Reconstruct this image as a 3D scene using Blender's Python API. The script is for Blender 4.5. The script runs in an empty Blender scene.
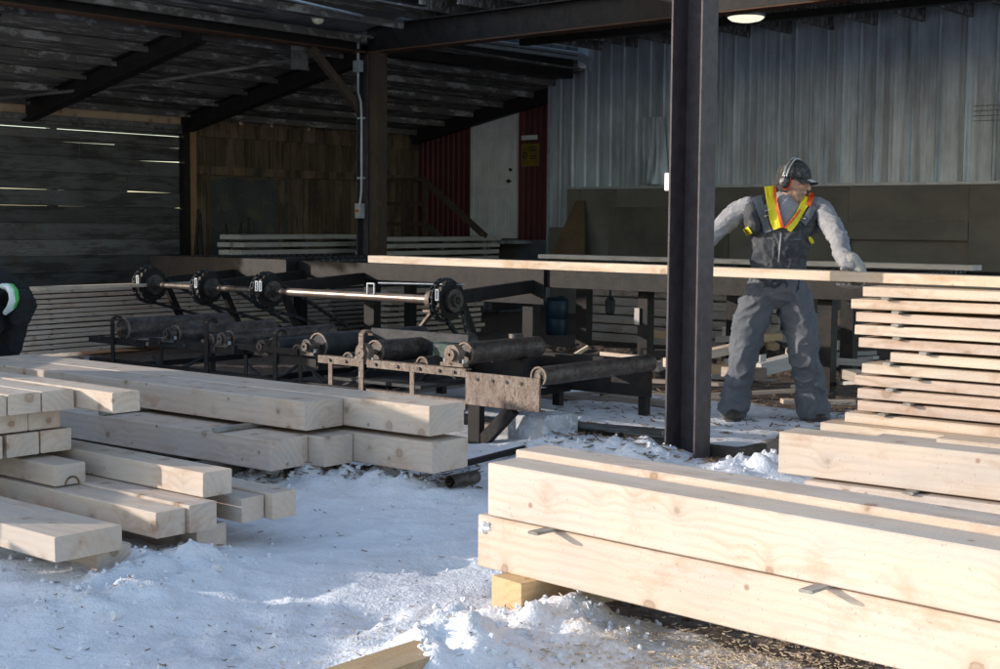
import bpy, bmesh, math, random
import numpy as np
from mathutils import Vector, Matrix, noise as mn
random.seed(7)
C = bpy.context.scene.collection
R = math.radians
# ------------------------------------------------------------------ camera model
CAM_H = 1.32; F = 1400.0; PITCH = R(4.45); ROLL = R(0.45)
_f = Vector((0, math.cos(PITCH), -math.sin(PITCH))); _u = Vector((0, math.sin(PITCH), math.cos(PITCH))); _r = Vector((1, 0, 0))
UP = _u*math.cos(ROLL) - _r*math.sin(ROLL); RT = _r*math.cos(ROLL) + _u*math.sin(ROLL)
CAM = Vector((0, 0, CAM_H))
def ray(px, py): return _f + RT*((px-500)/F) + UP*((334.5-py)/F)
def W(px, py, z):            # point of the photo at height z
    d = ray(px, py); return CAM + d*((z-CAM_H)/d.z)
def WY(px, py, Y):           # point of the photo at distance Y
    d = ray(px, py); return CAM + d*(Y/d.y)
def dr(a): return Vector((math.sin(R(a)), -math.cos(R(a)), 0))     # along the timbers, towards the near right
def dd(a): return Vector((math.cos(R(a)), math.sin(R(a)), 0))      # across them, away to the right
def V(*a): return Vector(a)
# ------------------------------------------------------------------ node helper
class NT:
    def __init__(s, name):
        s.m = bpy.data.materials.new(name); s.m.use_nodes = True; s.t = s.m.node_tree; s.t.nodes.clear()
        s.out = s.t.nodes.new('ShaderNodeOutputMaterial'); s.b = s.t.nodes.new('ShaderNodeBsdfPrincipled')
        s.t.links.new(s.b.outputs[0], s.out.inputs[0])
    def n(s, typ, ins=None, **kw):
        nd = s.t.nodes.new('ShaderNode'+typ)
        for k, v in kw.items(): setattr(nd, k, v)
        for k, v in (ins or {}).items(): s.set(nd.inputs[k], v)
        return nd
    def set(s, sock, v):
        if isinstance(v, bpy.types.NodeSocket): s.t.links.new(v, sock)
        elif isinstance(v, bpy.types.Node): s.t.links.new(v.outputs[0], sock)
        else:
            if sock.type == 'RGBA' and len(v) == 3: v = (*v, 1)
            sock.default_value = v
    def math(s, op, a, b=0.0, c=0.0, clamp=False):
        return s.n('Math', {0: a, 1: b, 2: c}, operation=op, use_clamp=clamp).outputs[0]
    def mix(s, f, a, b, bt='MIX'):
        nd = s.n('Mix', data_type='RGBA', blend_type=bt)
        s.set(nd.inputs[0], f); s.set(nd.inputs[6], a); s.set(nd.inputs[7], b); return nd.outputs[2]
    def ramp(s, f, pts):
        nd = s.n('ValToRGB', {0: f}); e = nd.color_ramp.elements
        while len(e) < len(pts): e.new(0.5)
        for i, (p, c) in enumerate(pts):
            e[i].position = p; e[i].color = (c, c, c, 1) if isinstance(c, (int, float)) else (*c, 1)
        return nd.outputs[0]
    def coord(s, rnd=True, kind='Object'):
        tc = s.n('TexCoord').outputs[kind]
        if not rnd: return tc
        oi = s.n('ObjectInfo').outputs['Random']
        o = s.n('CombineXYZ', {0: s.math('MULTIPLY', oi, 37.0), 1: s.math('MULTIPLY', oi, 11.3), 2: s.math('MULTIPLY', oi, 23.7)})
        return s.n('VectorMath', {0: tc, 1: o.outputs[0]}, operation='ADD').outputs[0]
    def sc(s, v, x, y, z): return s.n('VectorMath', {0: v, 1: (x, y, z)}, operation='MULTIPLY').outputs[0]
    def noise(s, v, scale, detail=3, rough=0.55, dist=0.0):
        return s.n('TexNoise', {'Vector': v, 'Scale': scale, 'Detail': detail, 'Roughness': rough, 'Distortion': dist}).outputs[0]
    def fin(s, col, rough=0.7, metal=0.0, bump=None, bs=0.3, bd=0.01, spec=0.5):
        s.set(s.b.inputs['Base Color'], col); s.set(s.b.inputs['Roughness'], rough); s.set(s.b.inputs['Metallic'], metal)
        s.b.inputs['Specular IOR Level'].default_value = spec
        if bump is not None:
            b = s.n('Bump', {'Strength': bs, 'Distance': bd, 'Height': bump}); s.set(s.b.inputs['Normal'], b.outputs[0])
        return s.m
def wood(name, light, dark, knot=(0.22, 0.11, 0.05), grey=(0.42, 0.42, 0.42), ga=0.0, kn=0.8, rs=60.0, rough=0.75, saw=0.3, contrast=0.5, vert=False, cell=0., ks=4.6):
    s = NT(name); v = s.coord(); tc = s.n('TexCoord').outputs['Object']
    if vert:
        def sw_(q): e = s.n('SeparateXYZ', {0: q}); return s.n('CombineXYZ', {0: e.outputs[2], 1: e.outputs[0], 2: e.outputs[1]}).outputs[0]
        v = sw_(v); tc = sw_(tc)
    oi = s.n('ObjectInfo').outputs['Random']
    vo = s.n('TexVoronoi', {'Vector': v, 'Scale': ks, 'Randomness': 1.0}); dist = vo.outputs['Distance']
    wob = s.noise(s.sc(v, .35, 3, 3), 1.5, 4, .6)
    sp = s.n('SeparateXYZ', {0: tc})
    yy = s.math('ADD', sp.outputs[1], s.math('SUBTRACT', s.math('MULTIPLY', oi, .5), .3)); zz = s.math('ADD', sp.outputs[2], .13)
    rad = s.math('SQRT', s.math('ADD', s.math('MULTIPLY', yy, yy), s.math('MULTIPLY', zz, zz)))
    sw = s.math('MULTIPLY', s.math('POWER', 2.718, s.math('MULTIPLY', dist, -6.0)), .10)
    rr = s.math('ADD', s.math('ADD', rad, s.math('MULTIPLY', wob, .10)), sw)
    ring = s.math('MULTIPLY_ADD', s.math('SINE', s.math('MULTIPLY', rr, rs*3.4)), .5, .5)
    ring = s.math('MULTIPLY', s.math('POWER', ring, 2.2), s.math('MULTIPLY_ADD', s.ramp(s.noise(s.sc(v, .8, 2, 2), 2.6, 3), [(.38, 0.), (.62, 1.)]), .75, .25))
    fine = s.noise(s.sc(v, 1.2, 90, 90), 1.0, 2)
    big = s.noise(v, 2.3, 3)
    c = s.mix(s.math('MULTIPLY', ring, contrast), light, dark)
    c = s.mix(s.math('MULTIPLY', s.ramp(fine, [(.35, 0.), (.75, 1.)]), .25), c, dark)
    c = s.mix(s.math('MULTIPLY', s.ramp(big, [(.42, 0.), (.7, 1.)]), .35), c, tuple(x*.86 for x in dark))
    kd = s.math('ADD', dist, s.math('MULTIPLY', s.noise(v, 30, 2), .08))
    k = s.ramp(kd, [(.12, .75), (.16, 1.), (.19, .35), (.27, .12), (.38, 0.)])
    c = s.mix(s.math('MULTIPLY', k, kn), c, knot)
    if ga > 0:
        g = s.noise(s.sc(v, 1.0, 5, 5), 1.7, 4, .65)
        c = s.mix(s.math('MULTIPLY', s.ramp(g, [(.45, 0.), (.62, 1.)]), ga), c, grey)
    if cell:
        ce = s.n('SeparateXYZ', {0: tc}).outputs[1 if vert else 2]
        wn = s.n('TexWhiteNoise', {'W': s.math('FLOOR', s.math('DIVIDE', ce, cell))}, noise_dimensions='1D').outputs[0]
        c = s.mix(wn, c, s.mix(.5 if vert else .62, c, (.01, .01, .01)))
        fr = s.math('FRACT', s.math('DIVIDE', ce, cell)); c = s.mix(s.math('MULTIPLY', s.ramp(fr, [(.0, 1.), (.07, 0.)]), .85), c, (.008, .008, .008))
        c = s.mix(s.math('MULTIPLY', s.ramp(s.noise(s.sc(v, .5, 3, 3), 2.2, 4, .7), [(.5, 0.), (.6, 1.)]), .6), c, (.025, .022, .02))
    v2 = s.n('TexVoronoi', {'Vector': v, 'Scale': 10.0, 'Randomness': 1.0}); sel = s.n('SeparateColor', {0: v2.outputs['Color']}).outputs[0]
    k2 = s.math('MULTIPLY', s.ramp(v2.outputs['Distance'], [(.06, 1.), (.13, 0.)]), s.ramp(sel, [(.55, 0.), (.6, 1.)]))
    c = s.mix(s.math('MULTIPLY', k2, kn), c, knot)
    bl = s.math('MULTIPLY', s.ramp(s.noise(s.sc(v, .9, 1.6, 1.6), 4.2, 5, .65), [(.55, 0.), (.70, 1.)]), .6)
    c = s.mix(bl, c, tuple(x*y for x, y in zip(dark, (.85, .68, .58))))
    # fine brown flecks (bark, grit)
    fl = s.noise(v, 75, 2, .7); c = s.mix(s.math('MULTIPLY', s.ramp(fl, [(.67, 0.), (.73, 1.)]), .45), c, (.2, .13, .08))
    wv = s.n('TexWave', {'Vector': s.sc(v, 2, .6, -1.5), 'Scale': 19.0, 'Distortion': 9.0, 'Detail': 4.0, 'Detail Scale': 1.3, 'Detail Roughness': .75}, wave_type='BANDS', bands_direction='DIAGONAL').outputs['Fac']
    c = s.mix(s.math('MULTIPLY', s.math('MULTIPLY', wv, s.ramp(s.noise(v, 1.9, 2), [(.4, 0.), (.6, 1.)])), .07*min(1, .3+saw)), c, dark)
    h = s.math('ADD', s.math('MULTIPLY', wv, saw), s.math('ADD', s.math('MULTIPLY', fine, .6), s.math('MULTIPLY', s.noise(v, 120, 2), .7)))
    return s.fin(c, rough, 0, h, .35, .004, .25)
def rock(name, c1, c2, scale=6, rough=.85, metal=0., bs=.4, bd=.01, c3=None, detail=5, stretch=(1, 1, 1), rnd=True, spec=.4, lo=.35, hi=.68):
    s = NT(name); v = s.sc(s.coord(rnd), *stretch)
    n = s.noise(v, scale, detail, .62)
    c = s.mix(s.ramp(n, [(lo, 0.), (hi, 1.)]), c1, c2)
    if c3: c = s.mix(s.ramp(s.noise(v, scale*2.7, 4, .7), [(.52, 0.), (.62, 1.)]), c, c3)
    return s.fin(c, rough, metal, s.noise(v, scale*5, 4, .7), bs, bd, spec)
def glow(name, col, e):
    s = NT(name); s.b.inputs['Emission Color'].default_value = (*col, 1); s.b.inputs['Emission Strength'].default_value = e
    return s.fin(col, .4)
M = {}
M['timber'] = wood('fresh_timber', (.66, .545, .445), (.53, .405, .30), ga=.30, grey=(.46, .44, .43), kn=.65, contrast=.6, saw=.08, ks=6.2)
M['timber2'] = wood('fresh_timber_pink', (.64, .53, .44), (.50, .38, .29), ga=.36, grey=(.43, .41, .41), kn=.75, contrast=.65, ks=7.0, saw=.10)
M['board'] = wood('fresh_board', (.66, .54, .42), (.50, .36, .25), ga=.25, kn=.6, rs=40, contrast=.8)
M['board2'] = wood('fresh_board_pinkish', (.60, .46, .37), (.44, .31, .22), ga=.35, grey=(.42, .38, .36), kn=.7, rs=50, contrast=.8)
M['sticker'] = wood('sticker_wood', (.30, .27, .23), (.18, .155, .125), ga=.6, kn=.2)
M['block'] = wood('block_wood', (.58, .40, .22), (.40, .25, .12), ga=.2, kn=.5)
M['aged'] = wood('aged_board', (.40, .33, .27), (.22, .17, .13), ga=.55, grey=(.3, .29, .28), kn=.6)
M['greyboard'] = wood('grey_board', (.52, .48, .43), (.36, .32, .28), ga=.4, grey=(.44, .43, .42), kn=.4)
M['wall_grey'] = wood('weathered_plank', (.22, .215, .21), (.11, .105, .10), ga=.5, grey=(.27, .27, .27), kn=.5, contrast=.8, cell=.218)
M['wall_brown'] = wood('brown_vertical_board', (.26, .175, .105), (.12, .078, .046), ga=.3, grey=(.15, .14, .13), kn=.9, vert=True, cell=.18)
M['pale_band'] = wood('pale_head_board', (.66, .48, .32), (.45, .30, .18), ga=.2, kn=.8)
M['post_brown'] = wood('pale_stud_wood', (.40, .24, .12), (.27, .15, .07), kn=.6)
M['darkwood'] = wood('dark_brown_wood', (.085, .06, .042), (.04, .028, .02), ga=.3, grey=(.08, .075, .07), kn=.4, vert=True)
M['steel'] = rock('dark_rusted_steel', (.013, .013, .014), (.030, .026, .024), 9, .55, .1, c3=(.032, .023, .018), bs=.12, spec=.18)
M['steel_col'] = rock('painted_column_steel', (.050, .040, .044), (.082, .068, .074), 14, .6, .1, bs=.6, bd=.004)
M['rust'] = rock('scuffed_rusty_steel', (.15, .10, .075), (.27, .215, .175), 22, .55, .2, c3=(.11, .065, .04), lo=.3, hi=.7, stretch=(1, 1, .5))
M['flange'] = rock('rusty_flange', (.14, .065, .035), (.08, .045, .03), 4, .8, .1)
M['shaft'] = rock('worn_lit_shaft_steel', (.20, .14, .11), (.36, .30, .26), 5, .38, .6, bs=.15, stretch=(.6, 1, 1))
M['rubber'] = rock('dusty_black_rubber', (.02, .02, .022), (.06, .058, .058), 8, .65)
M['drum'] = rock('scuffed_drum', (.045, .038, .035), (.15, .125, .11), 16, .5, .4, c3=(.06, .035, .02), stretch=(1, .3, 1))
M['green'] = rock('dark_green_paint', (.012, .05, .038), (.03, .045, .04), 10, .5)
M['chain'] = rock('greasy_chain', (.018, .018, .02), (.07, .075, .085), 60, .4, .5)
M['conduit'] = rock('galvanised_conduit', (.42, .44, .47), (.30, .32, .35), 9, .45, .3, bs=.1)
M['whitebox'] = rock('white_box_paint', (.75, .76, .78), (.6, .6, .62), 8, .5)
def metal_sheet(name, c1, c2, rust, rough=.42, met=.5):
    s = NT(name); v = s.coord(False)
    n = s.noise(s.sc(v, 1.6, 1, .5), 1.5, 5, .65); st = s.noise(s.sc(v, 7, 7, .25), 1.2, 4)
    c = s.mix(s.ramp(n, [(.38, 0.), (.62, 1.)]), c1, c2)
    c = s.mix(s.math('MULTIPLY', s.ramp(st, [(.5, 0.), (.66, 1.)]), .55), c, rust)
    sp = s.n('SeparateXYZ', {0: v})                                   # minor ribs pressed in the sheet
    w = s.math('POWER', s.math('MULTIPLY_ADD', s.math('SINE', s.math('MULTIPLY', sp.outputs[0], 2*math.pi/.0572)), .5, .5), 3.)
    return s.fin(c, s.math('MULTIPLY_ADD', st, .3, rough-.15), met, s.math('ADD', s.math('MULTIPLY', w, .4), s.math('MULTIPLY', s.noise(v, 3.0, 3), 1.6)), .4, .012)
M['galv'] = metal_sheet('galvanised_wall_sheet', (.52, .59, .66), (.31, .35, .39), (.19, .18, .17), .5, .3)
M['red'] = metal_sheet('dark_red_wall_sheet', (.125, .02, .022), (.08, .016, .018), (.05, .02, .018), .55, .1)
M['ply'] = rock('grimy_panel', (.19, .172, .145), (.125, .115, .098), 1.6, .85, stretch=(.6, 1, 1.4))
M['doorp'] = rock('grimy_white_door', (.78, .79, .80), (.58, .59, .60), 3, .6, bs=.1)
M['yellow'] = rock('dirty_yellow_sign', (.22, .15, .02), (.14, .09, .015), 9, .6, bs=.1)
M['black'] = rock('black_paint', (.012, .012, .012), (.03, .03, .03), 9, .5, bs=.1)
M['blue'] = rock('blue_plastic', (.012, .04, .06), (.01, .025, .035), 6, .5, bs=.1)
M['roofw'] = rock('sooty_roof_boards', (.09, .082, .075), (.18, .17, .16), 2.5, .9, c3=(.38, .37, .36), stretch=(.4, 2.6, 1), bs=.6, bd=.02)
M['tin'] = rock('roof_tin', (.35, .36, .38), (.25, .25, .26), 3, .5, .4)
M['concrete'] = rock('snowy_concrete', (.55, .56, .58), (.38, .38, .39), 8, .9, c3=(.7, .72, .75))
M['debris'] = rock('bark_litter', (.13, .08, .045), (.30, .2, .12), 30, .95, c3=(.05, .035, .025))
M['dust'] = rock('sawdust', (.62, .45, .28), (.48, .33, .19), 30, .95)
M['shaving'] = rock('wood_shavings', (.74, .62, .48), (.55, .42, .29), 30, .9)
# ------------------------------------------------------------------ mesh builder
class MB:
    def __init__(s): s.v = []; s.f = []
    def add(s, vs, fs): k = len(s.v); s.v += [Vector(p) for p in vs]; s.f += [tuple(i+k for i in f) for f in fs]; return s
    def frame(s, o, ax, ay, x0, x1, y0, y1, z0, z1, az=V(0, 0, 1)):
        o = Vector(o); p = [o+ax*x+ay*y+az*z for z in (z0, z1) for x, y in ((x0, y0), (x1, y0), (x1, y1), (x0, y1))]
        return s.add(p, [(3, 2, 1, 0), (4, 5, 6, 7), (0, 1, 5, 4), (1, 2, 6, 5), (2, 3, 7, 6), (3, 0, 4, 7)])
    def bar(s, a, b, w, h, up=V(0, 0, 1)):
        a = Vector(a); b = Vector(b); x = (b-a); L = x.length; x.normalize(); y = up.cross(x)
        if y.length < 1e-4: y = V(0, 1, 0).cross(x)
        y.normalize(); z = x.cross(y); return s.frame(a, x, y, 0, L, -w/2, w/2, -h/2, h/2, z)
    def ibeam(s, a, b, w, h, t=.012, up=V(0, 0, 1)):
        a = Vector(a); b = Vector(b); x = (b-a); L = x.length; x.normalize(); y = up.cross(x).normalized(); z = x.cross(y)
        s.frame(a, x, y, 0, L, -w/2, w/2, -h/2, -h/2+t, z); s.frame(a, x, y, 0, L, -w/2, w/2, h/2-t, h/2, z)
        return s.frame(a, x, y, 0, L, -t/2, t/2, -h/2+t, h/2-t, z)
    def tube(s, pts, r, n=14, cap=True):
        pts = [Vector(p) for p in pts]; rs = r if isinstance(r, (list, tuple)) else [r]*len(pts); vs = []; fs = []; pu = None
        for i, p in enumerate(pts):
            t = (pts[min(i+1, len(pts)-1)]-pts[max(i-1, 0)]).normalized()
            u = pu - t*pu.dot(t) if pu else t.cross(V(0, 0, 1))
            if u.length < 1e-3: u = t.cross(V(1, 0, 0))
            u.normalize(); pu = u; w = t.cross(u)
            vs += [p+(u*math.cos(2*math.pi*k/n)+w*math.sin(2*math.pi*k/n))*rs[i] for k in range(n)]
        for i in range(len(pts)-1):
            for k in range(n): fs.append((i*n+k, i*n+(k+1) % n, (i+1)*n+(k+1) % n, (i+1)*n+k))
        if cap: fs.append(tuple(range(n-1, -1, -1))); fs.append(tuple((len(pts)-1)*n+k for k in range(n)))
        return s.add(vs, fs)
    def ring(s, c, ax, ro, ri, t, n=28, teeth=0):
        ax = Vector(ax).normalized(); u = ax.orthogonal().normalized(); w = ax.cross(u); c = Vector(c); vs = []; fs = []
        for k in range(n):
            a = 2*math.pi*k/n; d = u*math.cos(a)+w*math.sin(a); r2 = ro*(1.0 if not teeth or k % 2 else 1+teeth)
            vs += [c+d*ri-ax*t/2, c+d*r2-ax*t/2, c+d*r2+ax*t/2, c+d*ri+ax*t/2]
        for k in range(n):
            a = 4*k; b = 4*((k+1) % n)
            for j in range(4): fs.append((a+j, b+j, b+(j+1) % 4, a+(j+1) % 4))
        return s.add(vs, fs)
    def build(s, name, mat, parent=None, origin=None, smooth=False, bevel=0.0, rz=0.0):
        o0 = Vector(origin) if origin is not None else V(0, 0, 0); me = bpy.data.meshes.new(name)
        rot = Matrix.Rotation(-rz, 3, 'Z')
        me.from_pydata([rot @ (p-o0) for p in s.v], [], s.f); me.materials.append(mat)
        ob = bpy.data.objects.new(name, me); C.objects.link(ob)
        if parent is not None: ob.parent = parent; ob.location = o0-Vector(parent.location) if parent.parent is None else o0
        else: ob.location = o0
        ob.rotation_euler.z = rz
        bm = bmesh.new(); bm.from_mesh(me); bmesh.ops.recalc_face_normals(bm, faces=bm.faces)
        if bevel: bmesh.ops.bevel(bm, geom=bm.edges[:], offset=bevel, segments=1, affect='EDGES')
        bm.to_mesh(me); bm.free()
        if smooth:
            for p in me.polygons: p.use_smooth = len(p.vertices) <= 4
            me.set_sharp_from_angle(angle=R(40))
        return ob
def tag(o, label=None, cat=None, group=None, kind=None):
    if label: o['label'] = label
    if cat: o['category'] = cat
    if group: o['group'] = group
    if kind: o['kind'] = kind
    return o
def thing(name, loc, label, cat, group=None):
    o = bpy.data.objects.new(name, None); C.objects.link(o); o.location = loc; o.empty_display_size = .1
    bpy.context.view_layer.update(); return tag(o, label, cat, group)
def part(mb, name, mat, parent, **kw):            # meshes are given in world coordinates; the part keeps its place under the thing
    ob = mb.build(name, mat, None, **kw)
    pl = Vector((0, 0, 0)); p = parent
    while p is not None: pl = pl+Vector(p.location); p = p.parent
    ob.parent = parent; ob.location = Vector(ob.location)-pl; return ob
def timber(name, P, ang, x0, x1, w, h, mat, label, cat='beam', group=None, seg=10, bow=0., bev=.004, tw=0.0015, tilt=0.):
    """One sawn timber. P is its bottom corner nearest the camera side; it runs from x0 to x1 along dr(ang)."""
    me = bpy.data.meshes.new(name); vs = []; fs = []; b = bev; sd = random.random()*100
    cs = [(b, 0), (w-b, 0), (w, b), (w, h-b), (w-b, h), (b, h), (0, h-b), (0, b)]
    xs = [x0+(x1-x0)*i/seg for i in range(seg+1)]
    for i, x in enumerate(xs):
        t = i/seg
        for (y, z) in cs:
            q = mn.noise_vector(V(x*2+sd, y*6, z*6))*tw
            e = .004*mn.noise(V(y*9+sd, z*9, 3.1)) if i in (0, seg) else 0
            vs.append((x+e, y+q.y, z+q.z+bow*4*t*(1-t)+tilt*(x-x0)))
    for i in range(seg):
        for k in range(8): fs.append((i*8+k, (i+1)*8+k, (i+1)*8+(k+1) % 8, i*8+(k+1) % 8))
    fs.append(tuple(range(8))); fs.append(tuple(seg*8+k for k in range(7, -1, -1)))
    me.from_pydata(vs, [], [f[::-1] for f in fs]); me.materials.append(mat)
    bm = bmesh.new(); bm.from_mesh(me); bmesh.ops.recalc_face_normals(bm, faces=bm.faces); bm.to_mesh(me); bm.free()
    o = bpy.data.objects.new(name, me); C.objects.link(o); o.location = P; o.rotation_euler.z = R(ang-90)
    return tag(o, label, cat, group)
ORD = ['first', 'second', 'third', 'fourth', 'fifth', 'sixth', 'seventh', 'eighth', 'ninth', 'tenth', 'eleventh', 'twelfth', 'thirteenth', 'fourteenth', 'fifteenth']
# ------------------------------------------------------------------ ground
def axis(lo, hi, step, far):
    a = list(np.arange(lo, hi, step)); s = step; x = a[-1]
    while x < far: s *= 1.22; x += s; a.append(x)
    s = step; x = a[0]; pre = []
    while x > -far: s *= 1.22; x -= s; pre.append(x)
    return pre[::-1]+a
BLK = W(545, 624, 0)
MOUNDS = [(W(560, 628, 0), .22, .055), (W(520, 634, 0), .25, .035), (W(600, 640, 0), .22, .03), (W(150, 577, 0), .28, .07), (W(90, 605, 0), .35, .05), (W(205, 566, 0), .2, .035),
          (W(345, 484, 0), .35, .06), (W(400, 490, 0), .3, .05), (W(300, 486, 0), .25, .05), (W(560, 448, 0), .3, .07), (W(620, 456, 0), .25, .08), (W(655, 462, 0), .22, .07),
          (W(735, 478, 0), .22, .07), (W(775, 474, 0), .2, .09), (W(452, 658, 0), .16, .085), (W(425, 676, 0), .2, .05), (W(470, 668, 0), .3, .045), (W(20, 560, 0), .3, .05), (W(640, 410, 0), .5, .04), (W(575, 400, 0), .4, .05), (W(250, 480, 0), .3, .05)]
_r = random.Random(5); PRINTS = []
for k in range(46):
    p_ = W(_r.uniform(120, 520), _r.uniform(478, 660), 0); PRINTS.append((p_.x, p_.y, _r.uniform(0, 3.14), _r.uniform(.008, .016)))
def gh(x, y):
    p = V(x, y, 0)
    h = .03*mn.noise(p*.6)+.010*mn.noise(p*2.3)
    q_ = V(x*.85+y*.5, y*.85-x*.5, 0); rg = 1-abs(mn.noise(V(q_.x*1.1, q_.y*3.2, 5)))*2.2; h += .011*max(0, rg)**2
    if -7 < x < 9 and 1 < y < 16:
        h += .007*mn.noise(p*8+V(3, 1, 7))+.004*mn.noise(p*21)
        if y < 9:
            for (a0, b0, c0_, d0) in PRINTS:
                ex, ey = x-a0, y-b0
                if abs(ex) < .3 and abs(ey) < .3:
                    u_ = (ex*math.cos(c0_)+ey*math.sin(c0_))/.14; w_ = (ey*math.cos(c0_)-ex*math.sin(c0_))/.055; q2 = u_*u_+w_*w_
                    if q2 < 3: h += -d0*math.exp(-q2**2)+d0*.5*math.exp(-(q2-1.5)**2*4)*(.6+mn.noise(p*20))
        for c, r, a in MOUNDS:
            d2 = ((x-c.x)**2+(y-c.y)**2)/(r*r)
            if d2 < 9: h += a*math.exp(-d2*1.4)*(1+.8*mn.noise(p*9)+.4*mn.noise(p*22)+.15*mn.noise(p*50))
    if h > 0 and abs(x) > 12 or y > 30: h -= .05
    return h
xs = axis(-3.6, 4.6, .03, 420); ys = axis(3.4, 12.0, .032, 420)
gv = [(x, y, gh(x, y)) for y in ys for x in xs]; nx = len(xs)
gf = [(j*nx+i, j*nx+i+1, (j+1)*nx+i+1, (j+1)*nx+i) for j in range(len(ys)-1) for i in range(nx-1)]
me = bpy.data.meshes.new('snow_ground'); me.from_pydata(gv, [], gf)
for p in me.polygons: p.use_smooth = True
def seg_w(x, y, a, b, r):                      # 1 near the segment a-b, fading over r
    a = V(a[0], a[1]); b = V(b[0], b[1]); p = V(x, y); ab = b-a; t = max(0, min(1, (p-a).dot(ab)/ab.dot(ab))); d = (p-a-ab*t).length
    return max(0., 1-d/r)
fA = W(640, 600, 0); fB = fA+dr(46)*4
at = me.attributes.new('dirt', 'FLOAT', 'POINT'); aw = me.attributes.new('chips', 'FLOAT', 'POINT')
dv = []; cv = []
RG = W(600, 395, 0); gA, gB = W(860, 690, 0), W(640, 650, 0)
post0 = V(-1.67, 17.6, 0)
for (x, y, z) in gv:
    d = c = 0.
    n = mn.noise(V(x*1.7, y*1.7, 4)); n2 = mn.noise(V(x*6, y*6, 9))
    if -12 < x < 14 and 2 < y < 26:
        q_ = V(x, y, 0)-RG; s = q_.dot(dd(50))+(.0 if q_.dot(dr(50)) > .9 else min(1., .9-q_.dot(dr(50)))*1.35)        # the floor behind the outfeed rollers is bare earth
        d = max(0., min(1., (s+.25)*.9+.5*n+.3*n2))
        d = max(d, min(1., max(3.0*seg_w(x, y, fA+dd(46)*.05-dr(46)*.1, fA+dd(46)*.02+dr(46)*.85, .34)*(1+.5*n2), 2.6*seg_w(x, y, fA+dd(46)*.3, fB+dd(46)*.35, .42))))
        d = max(d, .75*seg_w(x, y, W(330, 478, 0), W(150, 430, 0), .5)*1.6*(1+.6*n2))
        c = min(1., 1.3*seg_w(x, y, gA, gB, .55)*(1+.5*n2)+max(0, .45*n+.1*n2))
    dv.append(max(0, min(1, d))); cv.append(max(0, min(1, c)))
at.data.foreach_set('value', dv); aw.data.foreach_set('value', cv)
s = NT('snow_and_dirt'); v = s.coord(False)
dt = s.n('Attribute', attribute_name='dirt').outputs['Fac']; ch = s.n('Attribute', attribute_name='chips').outputs['Fac']
n1 = s.noise(v, 1.3, 5, .6); n2 = s.noise(v, 9, 5, .65); n3 = s.noise(v, 55, 3, .6)
snow = s.mix(s.ramp(n1, [(.35, 0.), (.7, 1.)]), (.86, .87, .90), (.76, .75, .78))
snow = s.mix(s.math('MULTIPLY', s.ramp(n2, [(.50, 0.), (.72, 1.)]), .35), snow, (.60, .55, .53))
snow = s.mix(s.math('MULTIPLY', s.ramp(n3, [(.68, 0.), (.76, 1.)]), .4), snow, (.40, .32, .27))
wc = s.mix(s.ramp(s.noise(v, 70, 3, .7), [(.4, 0.), (.6, 1.)]), (.70, .62, .52), (.52, .42, .32))
snow = s.mix(s.math('MULTIPLY', s.math('MULTIPLY', ch, s.ramp(s.noise(v, 14, 5, .7), [(.38, 0.), (.60, 1.)])), .75), snow, wc)
dirt = s.mix(s.ramp(s.noise(v, 11, 6, .7), [(.35, 0.), (.65, 1.)]), (.085, .06, .045), (.20, .15, .12))
dirt = s.mix(s.ramp(n3, [(.60, 0.), (.68, 1.)]), dirt, (.32, .24, .18))
edge = s.ramp(s.math('ADD', dt, s.math('MULTIPLY', s.math('SUBTRACT', n2, .5), .9)), [(.36, 0.), (.50, 1.)])
col = s.mix(edge, snow, dirt)
s.fin(col, .75, 0, s.math('ADD', s.math('MULTIPLY', n2, .9), s.math('ADD', s.math('MULTIPLY', n3, .2), s.math('MULTIPLY', s.noise(v, 140, 2), .08))), .7, .03, .3)
me.materials.append(s.m)
g = bpy.data.objects.new('snow_ground', me); C.objects.link(g); tag(g, kind='structure')
s = NT('clean_snow'); v = s.coord(False)
s.fin(s.mix(s.ramp(s.noise(v, 12, 4), [(.4, 0.), (.65, 1.)]), (.84, .85, .88), (.70, .68, .68)), .7, 0, s.noise(v, 40, 4, .7), .7, .012, .3)
M['snow'] = s.m
# snow crumbs, thrown up along the piles: one uncountable lot
def lumps(name, spots, mat, label, cat, flat=1.0):
    vs = []; fs = []
    bm = bmesh.new(); bmesh.ops.create_icosphere(bm, subdivisions=2, radius=1); iv = [v.co.copy() for v in bm.verts]; iF = [[v.index for v in f.verts] for f in bm.faces]; bm.free()
    for (x, y, z, r) in spots:
        k = len(vs); sd = random.random()*90
        for p in iv:
            q = p*(1+.85*mn.noise(p*1.3+V(sd, 0, 0))+.35*mn.noise(p*3.1+V(0, sd, 0))); vs.append((x+q.x*r, y+q.y*r, z+q.z*r*flat))
        fs += [tuple(i+k for i in f) for f in iF]
    m_ = bpy.data.meshes.new(name); m_.from_pydata(vs, [], fs); m_.materials.append(mat)
    o = bpy.data.objects.new(name, m_); C.objects.link(o); return tag(o, label, cat, kind='stuff')
sp = []
for c, r, a in MOUNDS:
    for k in range(int(34*r/.25)):
        an = random.uniform(0, 6.28); q = r*abs(random.gauss(0, .75)); x = c.x+q*math.cos(an); y = c.y+q*math.sin(an)
        rr = random.uniform(.0025, .010)*(2.0 if random.random() < .10 else 1)
        sp.append((x, y, gh(x, y)+rr*.3, rr))
for k in range(350):
    p = W(random.uniform(-20, 640), random.uniform(455, 700), 0); rr = random.uniform(.003, .009); sp.append((p.x, p.y, gh(p.x, p.y)+rr*.3, rr))
lumps('snow_crumbs', sp, M['snow'], 'loose lumps of snow scattered over the yard beside the timbers', 'snow')
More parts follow.
